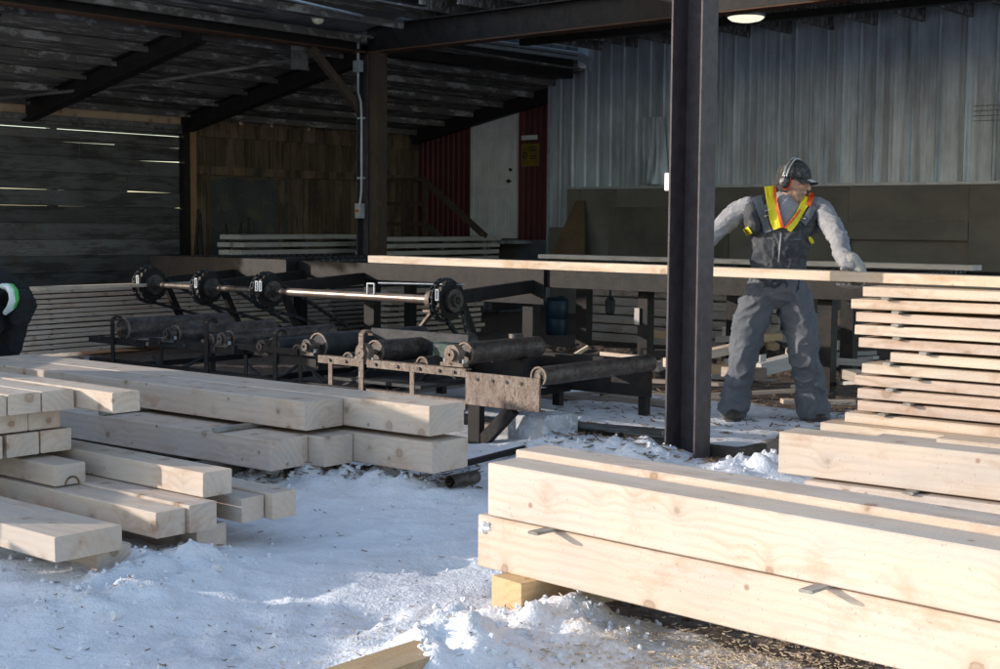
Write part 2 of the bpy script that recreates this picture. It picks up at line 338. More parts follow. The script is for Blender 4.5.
# bark, splinters and shavings
def splinters(name, spots, mat, label, cat):
    vs = []; fs = []
    for (x, y, z, L, w) in spots:
        a = random.uniform(0, 6.28); d = V(math.cos(a), math.sin(a), random.uniform(-.15, .25)); n = V(-d.y, d.x, 0); k = len(vs); p = V(x, y, z)
        cz = random.uniform(.1, .35)*w
        for t, ww in ((0, .4), (.5, 1), (1, .3)):
            q = p+d*L*(t-.5)+V(0, 0, .25*L*(t-.5)**2)
            vs += [q-n*w*ww/2, q+n*w*ww/2, q+n*w*ww/2+V(0, 0, cz+.001), q-n*w*ww/2+V(0, 0, cz+.001)]
        for i in (0, 4): fs += [tuple(k+i+j for j in f) for f in ((0, 1, 5, 4), (1, 2, 6, 5), (2, 3, 7, 6), (3, 0, 4, 7))]
        fs += [(k+3, k+2, k+1, k), (k+8, k+9, k+10, k+11)]
    m_ = bpy.data.meshes.new(name); m_.from_pydata(vs, [], fs); m_.materials.append(mat)
    o = bpy.data.objects.new(name, m_); C.objects.link(o); return tag(o, label, cat, kind='stuff')
sp = []
for k in range(300):
    x0 = random.uniform(-20, 640); p = W(x0, random.uniform(440, 690), 0); sp.append((p.x, p.y, gh(p.x, p.y)+.003, random.uniform(.006, .03), random.uniform(.002, .006)))
for k in range(900):
    p = W(random.uniform(520, 860), random.uniform(388, 470), 0); sp.append((p.x, p.y, gh(p.x, p.y)+.006, random.uniform(.02, .10), random.uniform(.006, .018)))
for k in range(500):
    p = fA+dr(46)*random.uniform(-.1, 2.5)+dd(46)*random.uniform(-.15, .5); sp.append((p.x, p.y, gh(p.x, p.y)+.004, random.uniform(.01, .06), random.uniform(.004, .02)))
for k in range(500):
    p = W(random.uniform(180, 480), random.uniform(465, 492), 0); sp.append((p.x, p.y, gh(p.x, p.y)+.006, random.uniform(.015, .07), random.uniform(.005, .014)))
for k in range(350):
    p = W(random.uniform(555, 850), random.uniform(386, 440), .1); sp.append((p.x, p.y, .098, random.uniform(.015, .09), random.uniform(.005, .016)))
splinters('bark_litter', sp, M['debris'], 'dark flakes of bark and splinters strewn over the snow', 'bark litter')
sp = []
for k in range(1700):
    t = random.random(); p = gA.lerp(gB, t)+V(random.gauss(0, .28), random.gauss(0, .16), 0); sp.append((p.x, p.y, gh(p.x, p.y)+.003, random.uniform(.006, .028), random.uniform(.002, .007)))
for k in range(150):
    p = W(random.uniform(250, 480), random.uniform(610, 680), 0); sp.append((p.x, p.y, gh(p.x, p.y)+.003, random.uniform(.006, .02), random.uniform(.002, .005)))
splinters('wood_shavings', sp, M['shaving'], 'curled pale shavings lying on the snow below the front timbers', 'wood shavings')
lumps('dirt_clods', [(lambda p, r: (p.x, p.y, gh(p.x, p.y)+r*.2, r))(fA+dr(46)*random.uniform(-.35, 1.6)+dd(46)*random.uniform(-.12, .5), random.uniform(.006, .035)*(.6+.8*random.random()**3)) for k in range(260)],
      rock('frozen_dirt', (.10, .07, .05), (.22, .16, .12), 12, .95, c3=(.30, .24, .2)), 'frozen brown clods and stones under the front timbers', 'clods', .7)
# ------------------------------------------------------------------ the timbers
YB = 'heavy sawn timbers stacked in the yard'
# front right pile (angle 46)
a = 46; cF = W(488, 515, .337); cF.z = .337; bwp = .165
timber('timber', V(*cF.xy, .337), a, 0, 4.6, bwp, .18, M['timber'], 'big pale timber uppermost at the very front, large knot on its face', 'timber', YB, 14)
c = W(516, 449.6, .537); timber('timber', V(c.x, c.y, .345), a, 0, 4.6, bwp, .192, M['timber2'], 'big timber just behind the uppermost front timber, standing a little prouder of it', 'timber', YB, 14)
cG = W(478, 566, .146); timber('timber', V(cG.x, cG.y, .146), a, 0, 4.7, bwp+.01, .181, M['timber'], 'big pale timber lowest at the very front, with a snow dab at its end', 'timber', YB, 14)
c2 = cG+dd(a)*(bwp+.02)+dr(a)*.12; timber('timber', V(c2.x, c2.y, .146), a, 0, 4.6, bwp, .180, M['timber2'], 'big timber mostly hidden behind the lowest front timber, on the square blocks', 'timber', YB)
o = cG+dr(a)*.012+dd(a)*-.004
sn = lumps('snow_dab', [(o.x+.02, o.y-.012, .295, .017), (o.x+.035, o.y-.02, .285, .013), (o.x+.012, o.y-.01, .28, .012)], M['snow'], 'small dab of snow stuck to the end of the lowest front timber', 'snow'); sn.pop('kind', None)
tb = wood('block_timber', (.66, .46, .25), (.46, .29, .14), ga=.1, kn=.5, contrast=.6)
cB = W(545, 623, 0)
def cross(P, ang, L, w, h, mat, label, cat, grp=None, name='block'):     # a piece lying across the timbers
    return timber(name, P, ang-90, -L, 0, w, h, mat, label, cat, grp, 6)
# a crosswise piece: local x along -dd(a): use angle a+90 -> dr(a+90) = dd(a)
def across(P, ang, L, w, h, mat, label, cat, grp=None, name='block', x0=0):
    return timber(name, P, ang+90, x0, x0+L, w, h, mat, label, cat, grp, 6)
P = cG+dr(a)*.27-dd(a)*.07
across(V(P.x, P.y, -.01), a-6, .62, .15, .155, tb, 'square orange-brown block under the left end of the front timbers, snow heaped at its foot', 'block')
P = P+dr(a)*2.6; across(V(P.x, P.y, -.01), a, .55, .15, .155, tb, 'square block under the right half of the front timbers', 'block')
SG = 'thin stickers laid between timbers and boards'
for (px, py, lb) in ((560, 531, 'thin grey sticker poking out between the two front timbers, the one near their left end'), (840, 590, 'thin grey sticker poking out between the two front timbers, the one towards the right edge')):
    t = (px-488)/1400*4.9/.78
    # point on the joint plane between lower and upper timber
    best = min((abs((CAM+(cF-CAM)*1).x), 0) for _ in (0,))
    P0 = V(cG.x, cG.y, .327)
    bt = min(range(0, 400), key=lambda k: abs(500+F*((P0+dr(a)*k*.01).x)/((P0+dr(a)*k*.01).y)-px))*.01
    Q = P0+dr(a)*bt-dd(a)*.10
    across(V(Q.x, Q.y, .3275), a, .40, .045, .0095, M['sticker'], lb, 'sticker', SG, 'sticker')
# second row on the right
a = 52; cB_ = W(778, 473, .272)
timber('timber', V(cB_.x, cB_.y, .272), a, 0, 4.2, .17, .178, M['timber'], 'pale timber lying on top of the second pile, in front of the tall board stack', 'timber', YB, 12)
c2 = cB_+dr(a)*.14-dd(a)*.03; timber('timber', V(c2.x, c2.y, .085), a, 0, 4.2, .20, .175, M['timber2'], 'timber under the second pile, only a strip of it showing behind the front timbers', 'timber', YB)
P = c2+dr(a)*.4-dd(a)*.02; across(V(P.x, P.y, -.01), a, .6, .14, .095, tb, 'low block under the left end of the second pile', 'block')
P = c2+dr(a)*2.6-dd(a)*.02; across(V(P.x, P.y, -.01), a, .6, .14, .095, tb, 'low block under the right end of the second pile', 'block')
P = cB_+dr(a)*.62-dd(a)*.05; across(V(P.x, P.y, .2605), a, .34, .05, .011, M['sticker'], 'dark sticker showing under the timber on top of the second pile', 'sticker', SG, 'sticker')
# long timbers lying in the middle left (angle 51.4)
a = 51.4
cA1 = W(305, 431, .295); cA2 = W(424, 437.5, .295); cA3 = W(270, 471.5, .12); cA4 = W(432, 474, .12)
A2L = 3.75
def rel(p, q, a): d = p-q; return d.dot(dd(a)), d.dot(dr(a))
timber('timber', cA1, a, -3.5, 0, .262, .145, M['timber2'], 'long wide timber in blue shade, front one of the upper pair in the middle pile', 'timber', YB, 14)
dy, dx = rel(cA2, cA1, a); P = cA1+dd(a)*.270+dr(a)*dx
timber('timber', P, a, -A2L, 0, .262, .147, M['timber'], 'back one of the upper pair in the middle pile, its sunlit end sticking out', 'timber', YB, 14)
timber('timber', cA3, a, -3.3, 0, .25, .15, M['timber2'], 'long timber lowest and foremost in the middle pile, knots in its shaded end', 'timber', YB, 14)
dy, dx = rel(cA4, cA3, a); P5 = cA3+dd(a)*.256+dr(a)*.11
timber('timber', P5, a, -3.3, 0, .20, .148, M['timber2'], 'timber wedged between the front and back ones of the lower row of the middle pile', 'timber', YB, 10)
P = cA3+dd(a)*.465+dr(a)*dx
timber('timber', P, a, -3.6, 0, .27, .15, M['timber'], 'timber at the back of the lower middle pile row, its end above the pipe', 'timber', YB, 14)
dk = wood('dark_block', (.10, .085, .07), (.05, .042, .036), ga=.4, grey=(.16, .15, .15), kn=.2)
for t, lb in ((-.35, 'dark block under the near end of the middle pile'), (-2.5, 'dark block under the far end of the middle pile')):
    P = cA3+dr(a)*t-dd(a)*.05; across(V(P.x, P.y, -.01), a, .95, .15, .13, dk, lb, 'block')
for px, lb, L, e in ((217, 'dark sticker in the gap of the middle pile, the longer one near its knotty end', .5, .17), (102, 'dark sticker in the gap of the middle pile, partly behind the small timber ends', .5, .10)):
    bt = min(range(0, 400), key=lambda k: abs(500+F*((cA3-dr(a)*k*.01).x)/((cA3-dr(a)*k*.01).y)-px))*.01
    Q = cA3-dr(a)*bt-dd(a)*.0; across(V(Q.x, Q.y, .272), a, L, .05, .022, M['sticker'], lb, 'sticker', SG, 'sticker')
mb = MB(); pp = W(450, 482, .05); mb.ring(pp+dd(51)*.1, dd(51), .034, .028, .2, 24)
tag(mb.build('pipe', M['drum'], origin=pp, smooth=True), 'short dark pipe lying in the snow below the end of the middle pile', 'pipe')
# jumbled small timbers at the lower left
SM = 'smaller square timbers jumbled at the left'
def sm(px, py, z, w, h, L, lab, ang=50, mat='timber', ext=0., off=None, wo=0.):
    P = W(px, py, z) if off is None else off
    return timber('square_timber', P, ang, -L, ext, w, h, M[mat], lab, 'timber', SM, 8)
sm(55, 563, .115, .28, .092, 2.6, 'wide flat timber nearest the camera at the left, knot on its sunlit edge')
sm(97, 581, -.005, .15, .12, 2.8, 'timber on the snow under the wide flat one, with one corner missing', mat='timber2')
sm(156, 539, .118, .138, .10, 3.2, 'timber with a sunlit side in the middle of the left heap, beside a rough-ended one')
cg = W(156, 539, .118); sm(0, 0, 0, .132, .11, 3.2, 'timber with a rough cracked end, lying against the one with the sunlit side', off=cg+dd(50)*.142+dr(50)*.02, mat='timber2')
sm(0, 0, 0, .115, .10, 3.2, 'short-ended timber between the rough-ended one and the outermost right one of the left heap', off=cg+dd(50)*.40+dr(50)*.02+V(0, 0, .0), mat='timber2')
sm(0, 0, 0, .13, .108, 3.2, 'outermost right timber of the left heap, its end nearest the middle pile', off=cg+dd(50)*.525+dr(50)*.06, mat='timber')
sm(197, 557, -.002, .147, .118, 2.8, 'timber lowest in the left heap, half sunk in snow', mat='timber2')
cf_ = W(203, 498, .232); sm(0, 0, 0, .145, .10, 1.75, 'timber lying highest on the middle of the left heap, its front part sunlit', off=cf_)
sm(54, 487, .225, .15, .088, 2.2, 'timber with a half-round bark hollow under its end')
mb = MB(); ce = W(54, 487, .225)+dd(50)*.085+dr(50)*.0015
k = 16; vs = [ce+dd(50)*(.036*math.cos(math.pi*i/k))+V(0, 0, .036*math.sin(math.pi*i/k)+.0005) for i in range(k+1)]; vs2 = [ce+dd(50)*(.028*math.cos(math.pi*i/k))+V(0, 0, .028*math.sin(math.pi*i/k)+.0005) for i in range(k+1)]
off = dr(50)*.002
mb.add([p+off for p in vs]+[p+off for p in vs2]+[p-dr(50)*.02 for p in vs]+[p-dr(50)*.02 for p in vs2], [(i, i+1, k+2+i, k+1+i) for i in range(k)]+[(i, i+1, 2*(k+1)+i+1, 2*(k+1)+i) for i in range(k)])
tag(mb.build('bark_strip', M['debris'], origin=ce), 'curved strip of dark bark in the hollow of a timber end at the left', 'bark')
cc = W(42.5, 412, .517)
lay = [(-.32, 0., 'leftmost'), (-.160, 0., 'middle'), (0., 0., 'rightmost')]
for dy, dx, nm in lay:
    lb = {'leftmost': 'timber end at the left picture edge in the topmost row of the left heap', 'middle': 'timber with a ringed heartwood end in the topmost row of the left heap', 'rightmost': 'timber with a small dot on its end in the topmost row of the left heap'}[nm]
    timber('square_timber', cc+dd(50)*dy+dr(50)*dx, 50, -2.0, 0, .152, .086, M['timber'], lb, 'timber', SM)
timber('square_timber', cc+dd(50)*.17+dr(50)*(.30-.04), 50, -2.3, 0, .135, .088, M['timber'], 'brightly sunlit timber of the topmost row of the left heap, sticking out past the others', 'timber', SM)
for dy, lb in ((-.345, 'left one in the second row under the topmost timbers of the left heap'), (-.187, 'middle one in the second row under the topmost timbers of the left heap'), (-.03, 'right one in the second row under the topmost timbers of the left heap')):
    timber('square_timber', cc+dd(50)*(dy)+dr(50)*-.06+V(0, 0, -.082), 50, -2.0, 0, .153, .078, M['timber2'], 'timber, '+lb, 'timber', SM)
for dy, lb in ((-.31, 'left one in the third row, in the shade of the left heap'), (-.14, 'middle one in the third row, in the shade of the left heap'), (.02, 'right one in the third row, in the shade of the left heap')):
    timber('square_timber', cc+dd(50)*(dy)+dr(50)*-.05+V(0, 0, -.185), 50, -2.0, 0, .15, .095, M['timber2'], 'timber, '+lb, 'timber', SM)
cz = cc+dr(50)*-.5-dd(50)*.3; across(V(cz.x, cz.y, .418), 50, .6, .05, .016, M['sticker'], 'sticker between the second and third rows of the left heap', 'sticker', SG, 'sticker')
for t, z, h, lb in ((-1.15, .215, .115, 'cross block under the upper rows at the left heap'), ):
    q = cc+dr(50)*t-dd(50)*.4; across(V(q.x, q.y, z), 50, .95, .1, h, M['block'], lb, 'block')
q = cg-dr(50)*1.6-dd(50)*.1; across(V(q.x, q.y, -.01), 50, 1.0, .1, .126, M['block'], 'cross block on the snow under the left heap', 'block')
q = W(2, 560, 0)-dr(50)*.2; across(V(q.x, q.y, 0), 50, .5, .1, .113, M['block'], 'brown block under the wide flat timber at the left picture edge', 'block')
# plank half sunk in the snow at the bottom edge
P = W(414, 640, .085)-dd(140)*.15; timber('plank', V(P.x, P.y, .050), 140, -1.3, 0, .15, .036, M['block'], 'flat plank half sunk in the snow at the bottom edge', 'plank', None, 6)
# ------------------------------------------------------------------ tall stack of boards at the right
a = 50; cS = W(853, 425, .245); BG = 'boards of the tall stickered stack at the right'
shift = [.0, -.05, -.03, -.025, -.0, .17, .02, -.01, .01, .0, -.06]
shift = [.035, -.03, -.005, .0, .02, .20, .045, .0, .025, .02, -.05]
top = 1.007; pitch = .0695
ystk = {1: .20, 2: .26, 3: .26, 4: .27, 5: .42, 6: .22, 7: .38, 8: .24, 9: .34, 10: .2}
for i in range(11):
    z = top-.054-pitch*i; bw = random.uniform(-.004, .006)
    for r_ in range(3):
        P = cS+dr(a)*(shift[i]+(0 if r_ == 0 else random.uniform(0, .12)))+dd(a)*(r_*.255+(random.uniform(-.012, .012) if r_ else [.0, .0, .01, -.01, .0, .01, -.005, .008, -.008, .01, .0][i]))
        P.z = z
        mt = M['board'] if i not in (2, 4, 7, 8, 9) else M['board2']
        who = {0: '', 1: 'middle ', 2: 'back '}[r_]
        lb = (f'front board in the {ORD[i]} layer from the top of the tall board stack' if r_ == 0 else f'{who}board in the {ORD[i]} layer from the top of the tall board stack')
        timber('board', P, a+random.uniform(-1.3, 1.3), 0, 3.4+random.uniform(-.1, .15), .245, random.uniform(.051, .0545), mt, lb, 'board', BG, 8, bow=bw, bev=.003)
    if i:
        for k_, xx in enumerate((ystk[i], 1.75, 3.1)):
            Q = cS+dr(a)*xx-dd(a)*(.035 if k_ == 0 else .005); nm = ['left', 'middle', 'right'][k_]
            across(V(Q.x, Q.y, z+.0543), a, .80, .042, .0148, M['sticker'], f'{nm} sticker under the {ORD[i-1]} layer of the tall board stack', 'sticker', 'stickers in the tall board stack', 'sticker')
for k_, xx in enumerate((.35, 2.9)):
    Q = cS+dr(a)*xx-dd(a)*.02; across(V(Q.x, Q.y, .0), a, .9, .14, .203, M['block'], ['bearer block under the left end of the tall board stack', 'bearer block under the right end of the tall board stack'][k_], 'block')
# planks lying flat in front of the tall stack
LP = 'loose planks lying in front of the tall stack'
P = W(820, 432, .20); timber('plank', V(P.x, P.y, .205), 50, 0, 3.4, .26, .05, M['board'], 'loose plank at the foot of the tall stack with the leftmost end', 'plank', LP, bev=.003)
P = W(868, 447, .20); timber('plank', V(P.x, P.y, .20), 52, 0, 3.0, .20, .048, M['greyboard'], 'greyer loose plank in front of the tall stack, behind the second timber pile', 'plank', LP, bev=.003)
P = W(936, 447, .25); timber('plank', V(P.x, P.y, .25), 52, 0, 2.2, .15, .045, M['board'], 'short loose plank lying on top of the others at the right edge', 'plank', LP, bev=.003)
q = W(868, 447, .20)+dr(52)*.3; across(V(q.x, q.y, 0), 52, .3, .12, .198, M['block'], 'block carrying the loose planks before the tall stack', 'block')
q = q+dr(52)*2.2; across(V(q.x, q.y, 0), 52, .3, .12, .198, M['block'], 'block carrying the right ends of the loose planks', 'block')
# ------------------------------------------------------------------ board held by the worker, and the one behind it
hb0 = W(368, 255.5, 1.075); hb1 = W(1000, 277, 1.075); hd = (hb1-hb0); hang = math.degrees(math.atan2(hd.x, -hd.y)); HL = hd.length
timber('board', V(hb0.x, hb0.y, 1.075-.056), hang, 0, HL+.5, .14, .056, M['board'], 'long fresh board the worker in overalls is holding level', 'board', None, 16, bev=.003)
HB = (V(hb0.x, hb0.y, 1.019), hang)
b0 = W(538, 254, 1.02); b1 = W(972, 265, 1.02); hd = b1-b0
timber('board', V(b0.x, b0.y, .972), math.degrees(math.atan2(hd.x, -hd.y)), 0, hd.length, .2, .045, M['greyboard'], 'long board lying on the chain table behind the worker', 'board', None, 12, bev=.003)
# ------------------------------------------------------------------ the shed
A = 50.; D1 = dr(A); D2 = dd(A); Z3 = V(0, 0, 1)
PC = V(-1.67, 17.6, 0)                    # foot of the middle column
WC = PC-D1*3.7                            # the long board wall runs through here along D2
IC = WC+D2*4.80                    # inner corner with the red wall
def on2(t, o=WC): return o+D2*t
tIC = (IC-WC).dot(D2)
tL = -7.2
SLOPE = .195; ZW = 2.86
def zroof(s): return ZW+SLOPE*s           # height of the low roof at s metres from the board wall
# old plank wall (left part)
tC = (V(-4.5, 20, 0)-WC).dot(D2)          # where the cladding changes
w = thing('plank_wall', on2(tL), 'dark weathered wall of horizontal planks at the left with sunlight leaking through its gaps', 'wall')
mb = MB(); z = 0.0; rows = []
gaps = {1.62: .016, 1.5: .0, 2.42: .022, 2.18: .010, 2.62: .016}
hs = [0, .22, .45, .66, .89, 1.10, 1.33, 1.53, 1.74, 1.95, 2.17, 2.37, 2.53, 2.72]
for i in range(len(hs)-1):
    t = tL
    while t < tC:
        L = random.uniform(2.2, 3.6); t2 = min(tC, t+L)
        g0 = .0
        if i in (12,): g0 = .010
        elif i in (8,): g0 = .006
        elif i in (7, 10): g0 = .001
        elif i in (11,): g0 = -.003
        tw = random.uniform(-.014, .014) if i in (7, 8, 10, 11) else random.uniform(-.001, .001)
        ov = .004 if g0 == 0 else 0
        z0a = hs[i]+g0-ov+tw; z0b = hs[i]+g0-ov-tw; z1 = hs[i+1]+(.004 if i+1 not in (7, 8, 10, 11, 12) else 0)
        p = on2(t+.004); q = on2(t2-.004); n = -D1*(.0 if i % 2 else .022)+D1*random.uniform(0, .01); th = D1*.028
        mb.add([p+n+Z3*z0a, q+n+Z3*z0b, q+n+Z3*z1, p+n+Z3*z1, p+n-th+Z3*z0a, q+n-th+Z3*z0b, q+n-th+Z3*z1, p+n-th+Z3*z1],
               [(0, 1, 2, 3), (5, 4, 7, 6), (1, 0, 4, 5), (3, 2, 6, 7), (2, 1, 5, 6), (0, 3, 7, 4)])
        t = t2
o = part(mb, 'planking', M['wall_grey'], w, origin=on2(tL), rz=R(A))
mb = MB(); mb.frame(on2(tL)+D1*.03, D2, D1, 0, tC-tL, 0, .05, 2.575, 2.70); part(mb, 'top_rail', M['wall_grey'], w)
mb = MB(); mb.frame(on2(tL)+D1*.02, D2, D1, 0, tC-tL-.1, 0, .03, 2.704, 2.85); part(mb, 'head_board', M['pale_band'], w, origin=on2(tL), rz=R(A))
for t in (tL+.1, tL+2.6, tL+5.1):
    mb = MB(); mb.frame(on2(t)-D1*.04, D2, D1, 0, .1, -.1, 0, 0, 2.72); part(mb, 'stud', M['wall_grey'], w)
mb = MB(); mb.frame(on2(tC)+D1*.03, D2, D1, 0, .11, -.03, .09, 0, 2.78); part(mb, 'corner_stud', M['post_brown'], w)
mb = MB(); mb.frame(on2(tC-.10)+D1*.03, D2, D1, 0, .095, -.03, .10, 0, 2.8); part(mb, 'steel_stud', M['steel'], w)
# brown board wall
w = thing('board_wall', on2(tC+.12), 'brown wall of upright boards with a grey patch, behind the middle column', 'wall')
mb = MB(); t = tC+.115
while t < tIC:
    L = random.uniform(.13, .22); n = D1*random.uniform(0, .008)
    if not (tC+.5 < t < tC+1.75): mb.frame(on2(t)+n, D2, D1, 0, L-.004, -.025, 0, 0, 2.74+random.uniform(-.02, .02))
    else:
        mb.frame(on2(t)+n, D2, D1, 0, L-.004, -.025, 0, 1.98, 2.74+random.uniform(-.02, .02)); mb.frame(on2(t)+n, D2, D1, 0, L-.004, -.025, 0, 0, .9)
    t += L
part(mb, 'boarding', M['wall_brown'], w, origin=on2(tC), rz=R(A))
mb = MB(); mb.frame(on2(tC+.1), D2, D1, 0, tIC-tC+.05, -.07, -.035, 0, 2.72); part(mb, 'backing', M['wall_brown'], w, origin=on2(tC), rz=R(A))
mb = MB(); mb.frame(on2(tC+.12), D2, D1, 0, tIC-tC-.15, .01, .05, 2.02, 2.14); part(mb, 'rail', M['wall_brown'], w)
mb = MB(); mb.frame(on2(tC+.12), D2, D1, 0, tIC-tC-.15, .01, .05, 2.56, 2.76); part(mb, 'rail', M['post_brown'] if 0 else M['wall_brown'], w)
mb = MB(); mb.frame(on2(tC+.42), D2, D1, 0, 1.5, -.012, .004, .85, 2.0); part(mb, 'grey_panel', rock('dusty_dark_panel', (.10, .10, .095), (.055, .055, .055), 1.6, .9, c3=(.13, .11, .08)), w)
mb = MB(); mb.bar(on2(tC+1.78)+D1*.02+Z3*1.0, on2(tC+1.78)+D1*.02+Z3*1.98, .03, .09, D2); part(mb, 'panel_edge', M['wall_brown'], w)
# red wall with door
RW = IC; L_red = 3.3
w = thing('red_wall', RW, 'dark red ribbed metal wall at the back of the shed around the white door', 'wall')
def ribbed(mb, o, ax, nrm, x0, x1, z0, z1, step, d=.018, top=.02, base=.05, zf=None):
    x = x0; prof = []
    while x < x1-1e-6:
        prof += [(x, 0), (x+step-base, 0), (x+step-base+(base-top)/2, d), (x+step-(base-top)/2, d)]; x += step
    prof = [p for p in prof if p[0] <= x1]+[(x1, 0)]
    vs = [o+ax*px+nrm*h+Z3*z0 for px, h in prof]+[o+ax*px+nrm*h+Z3*(zf(px) if zf else z1) for px, h in prof]; n = len(prof)
    return mb.add(vs, [(i, i+1, n+i+1, n+i) for i in range(n-1)])
dL = (WY(473, 150, 22.5)-RW); dt0 = V(dL.x, dL.y, 0).dot(D1)
dt0 = min(np.arange(0, 3, .01), key=lambda t: abs(500+F*(RW+D1*t).x/(RW+D1*t).y-473)); dt1 = min(np.arange(0, 3, .01), key=lambda t: abs(500+F*(RW+D1*t).x/(RW+D1*t).y-516))
mb = MB(); ribbed(mb, RW, D1, -D2, 0.04, float(dt0)-.03, 1.1, 3.5, .115); ribbed(mb, RW, D1, -D2, float(dt1)+.03, L_red, 1.1, 3.6, .115)
part(mb, 'cladding', M['red'], w)
mb = MB(); mb.frame(RW, D1, -D2, 0, L_red, -.08, -.01, 0, 3.6); part(mb, 'lining', M['ply'], w)
mb = MB(); mb.frame(RW, D1, -D2, float(dt1)+.03, L_red, .0, .025, .0, 1.1); mb.frame(RW, D1, -D2, .04, float(dt0), .0, .025, .0, 1.1); part(mb, 'grey_skirt', rock('grey_skirting_sheet', (.16, .18, .2), (.1, .11, .12), 3, .7), w)
dz0 = 1.12; dz1 = 3.14
door = MB(); door.frame(RW, D1, -D2, float(dt0)+.035, float(dt1)-.035, 0, .045, dz0, dz1)
door = part(door, 'door', M['doorp'], w)
x0 = float(dt0); x1 = float(dt1); ww = x1-x0
for (u0, u1, v0, v1) in ((.16, .46, .06, .34), (.54, .84, .06, .34), (.16, .46, .40, .76), (.54, .84, .40, .76), (.16, .46, .82, .94), (.54, .84, .82, .94)):
    mb = MB(); e = .018; a0, a1, b0, b1 = x0+ww*u0, x0+ww*u1, dz0+(dz1-dz0)*v0, dz0+(dz1-dz0)*v1
    mb.frame(RW, D1, -D2, a0, a1, .044, .050, b0, b0+e); mb.frame(RW, D1, -D2, a0, a1, .044, .050, b1-e, b1); mb.frame(RW, D1, -D2, a0, a0+e, .044, .050, b0+e, b1-e); mb.frame(RW, D1, -D2, a1-e, a1, .044, .050, b0+e, b1-e)
    mb.frame(RW, D1, -D2, a0+.05, a1-.05, .044, .052, b0+.05, b1-.05); part(mb, 'panel', M['doorp'], door)
kp = RW+D1*(x1-.09)-D2*.045
mb = MB(); mb.tube([kp+Z3*2.02, kp+Z3*2.02-D2*.05], .012, 10); mb.tube([kp+Z3*2.02-D2*.05, kp+Z3*2.02-D2*.08], .028, 12); part(mb, 'door_knob', M['black'], door, smooth=True)
mb = MB(); mb.tube([kp+Z3*2.2, kp+Z3*2.2-D2*.025], .026, 12); part(mb, 'deadbolt', M['black'], door, smooth=True)
mb = MB(); mb.frame(RW, D1, -D2, x0-.03, x0+.034, 0, .06, dz0, dz1+.05); mb.frame(RW, D1, -D2, x1-.034, x1+.03, 0, .06, dz0, dz1+.05); mb.frame(RW, D1, -D2, x0+.034, x1-.034, 0, .06, dz1+.002, dz1+.05); part(mb, 'door_frame', M['doorp'], w)
# yellow sign: pictogram block at the left, lines of lettering at the right (too blurred in the photo to read)
sg = RW+D1*(x1+.11)-D2*.03
s_ = thing('warning_sign', sg+Z3*2.35, 'small yellow warning sign under a white strip on the red wall beside the door', 'sign')
mb = MB(); mb.frame(sg, D1, -D2, 0, .36, .0, .006, 2.25, 2.60); part(mb, 'plate', M['yellow'], s_)
mb = MB(); mb.frame(sg, D1, -D2, 0.0, .32, .0, .006, 2.66, 2.73); part(mb, 'white_strip', M['doorp'], s_)
mb = MB(); mb.ring(sg+D1*.075-D2*.008+Z3*2.42, D2, .052, .036, .004, 20); mb.bar(sg+D1*.045-D2*.008+Z3*2.38, sg+D1*.11-D2*.008+Z3*2.47, .018, .004, D2)
for (u, wd, zz) in ((.15, .17, 2.53), (.17, .15, 2.49), (.17, .14, 2.40), (.18, .13, 2.36)): mb.frame(sg, D1, -D2, u, u+wd, .0065, .009, zz, zz+.018)
part(mb, 'black_marks', M['black'], s_)
# galvanised wall
GW = V(.71, 21.3, 0)-D2*.0; tG = 9.6
w = thing('metal_wall', GW, 'tall galvanised ribbed metal wall behind the worker with grimy panels along its foot', 'wall')
tw = float(min(np.arange(0, 9, .01), key=lambda t: abs(500+F*(GW+D1*t).x/(GW+D1*t).y-568)))
tq = float(min(np.arange(0, 9, .01), key=lambda t: abs(500+F*(GW+D1*t).x/(GW+D1*t).y-880)))
mb = MB(); ribbed(mb, GW, D1, -D2, 0.02, tq, 1.3, 4.04, .229, .022, .012, .05); x = tq
ribbed(mb, GW, D1, -D2, tq, tG, 1.3, 4.04, .36, .03, .02, .06)
me_ = part(mb, 'ribbed_sheet', M['galv'], w, origin=GW, rz=R(A-90))
# dents: the sheet is buckled low down near the middle
vv = me_.data.vertices
for v_ in vv: pass
mb = MB(); mb.frame(GW, D1, -D2, 0, .03, -.05, .03, 0, 3.98); part(mb, 'corner_trim', M['conduit'], w)
mb = MB(); mb.frame(GW, D1, -D2, 0, tG, -.1, -.03, 0, 4.04); part(mb, 'frame_backing', M['ply'], w)
mb = MB(); mb.frame(GW, D1, -D2, tw, tG, .035, .07, 1.865, 1.90); part(mb, 'ledge', M['conduit'], w)
mb = MB(); mb.frame(GW, D1, -D2, tw, tw+.9, .03, .055, 0, 1.86); mb.frame(GW, D1, -D2, tw+.15, tw+.24, .056, .075, 1.15, 1.86); part(mb, 'panel', M['ply'], w)
def tx(px): return float(min(np.arange(0, 9.5, .005), key=lambda t: abs(500+F*(GW+D1*t).x/(GW+D1*t).y-px)))
t1, t2, t3, t4 = tx(611), tx(848), tx(968), tG
mb = MB(); mb.frame(GW, D1, -D2, tw+.905, t2, .03, .06, 0, 1.86); part(mb, 'panel', M['ply'], w)
mb = MB(); mb.frame(GW, D1, -D2, t2+.005, t3, .03, .06, 1.42, 1.86); part(mb, 'panel', M['ply'], w)
mb = MB(); mb.frame(GW, D1, -D2, t2+.005, t3, .045, .075, 1.18, 1.415); part(mb, 'panel', M['ply'], w)
mb = MB(); mb.frame(GW, D1, -D2, t3+.01, t4, .04, .08, 0, 1.86); part(mb, 'panel', M['ply'], w)
mb = MB(); mb.frame(GW, D1, -D2, t1, t1+2.0, .062, .09, .6, 1.60); part(mb, 'inner_panel', rock('dark_plywood_sheet', (.14, .125, .10), (.085, .078, .065), 2, .85), w)
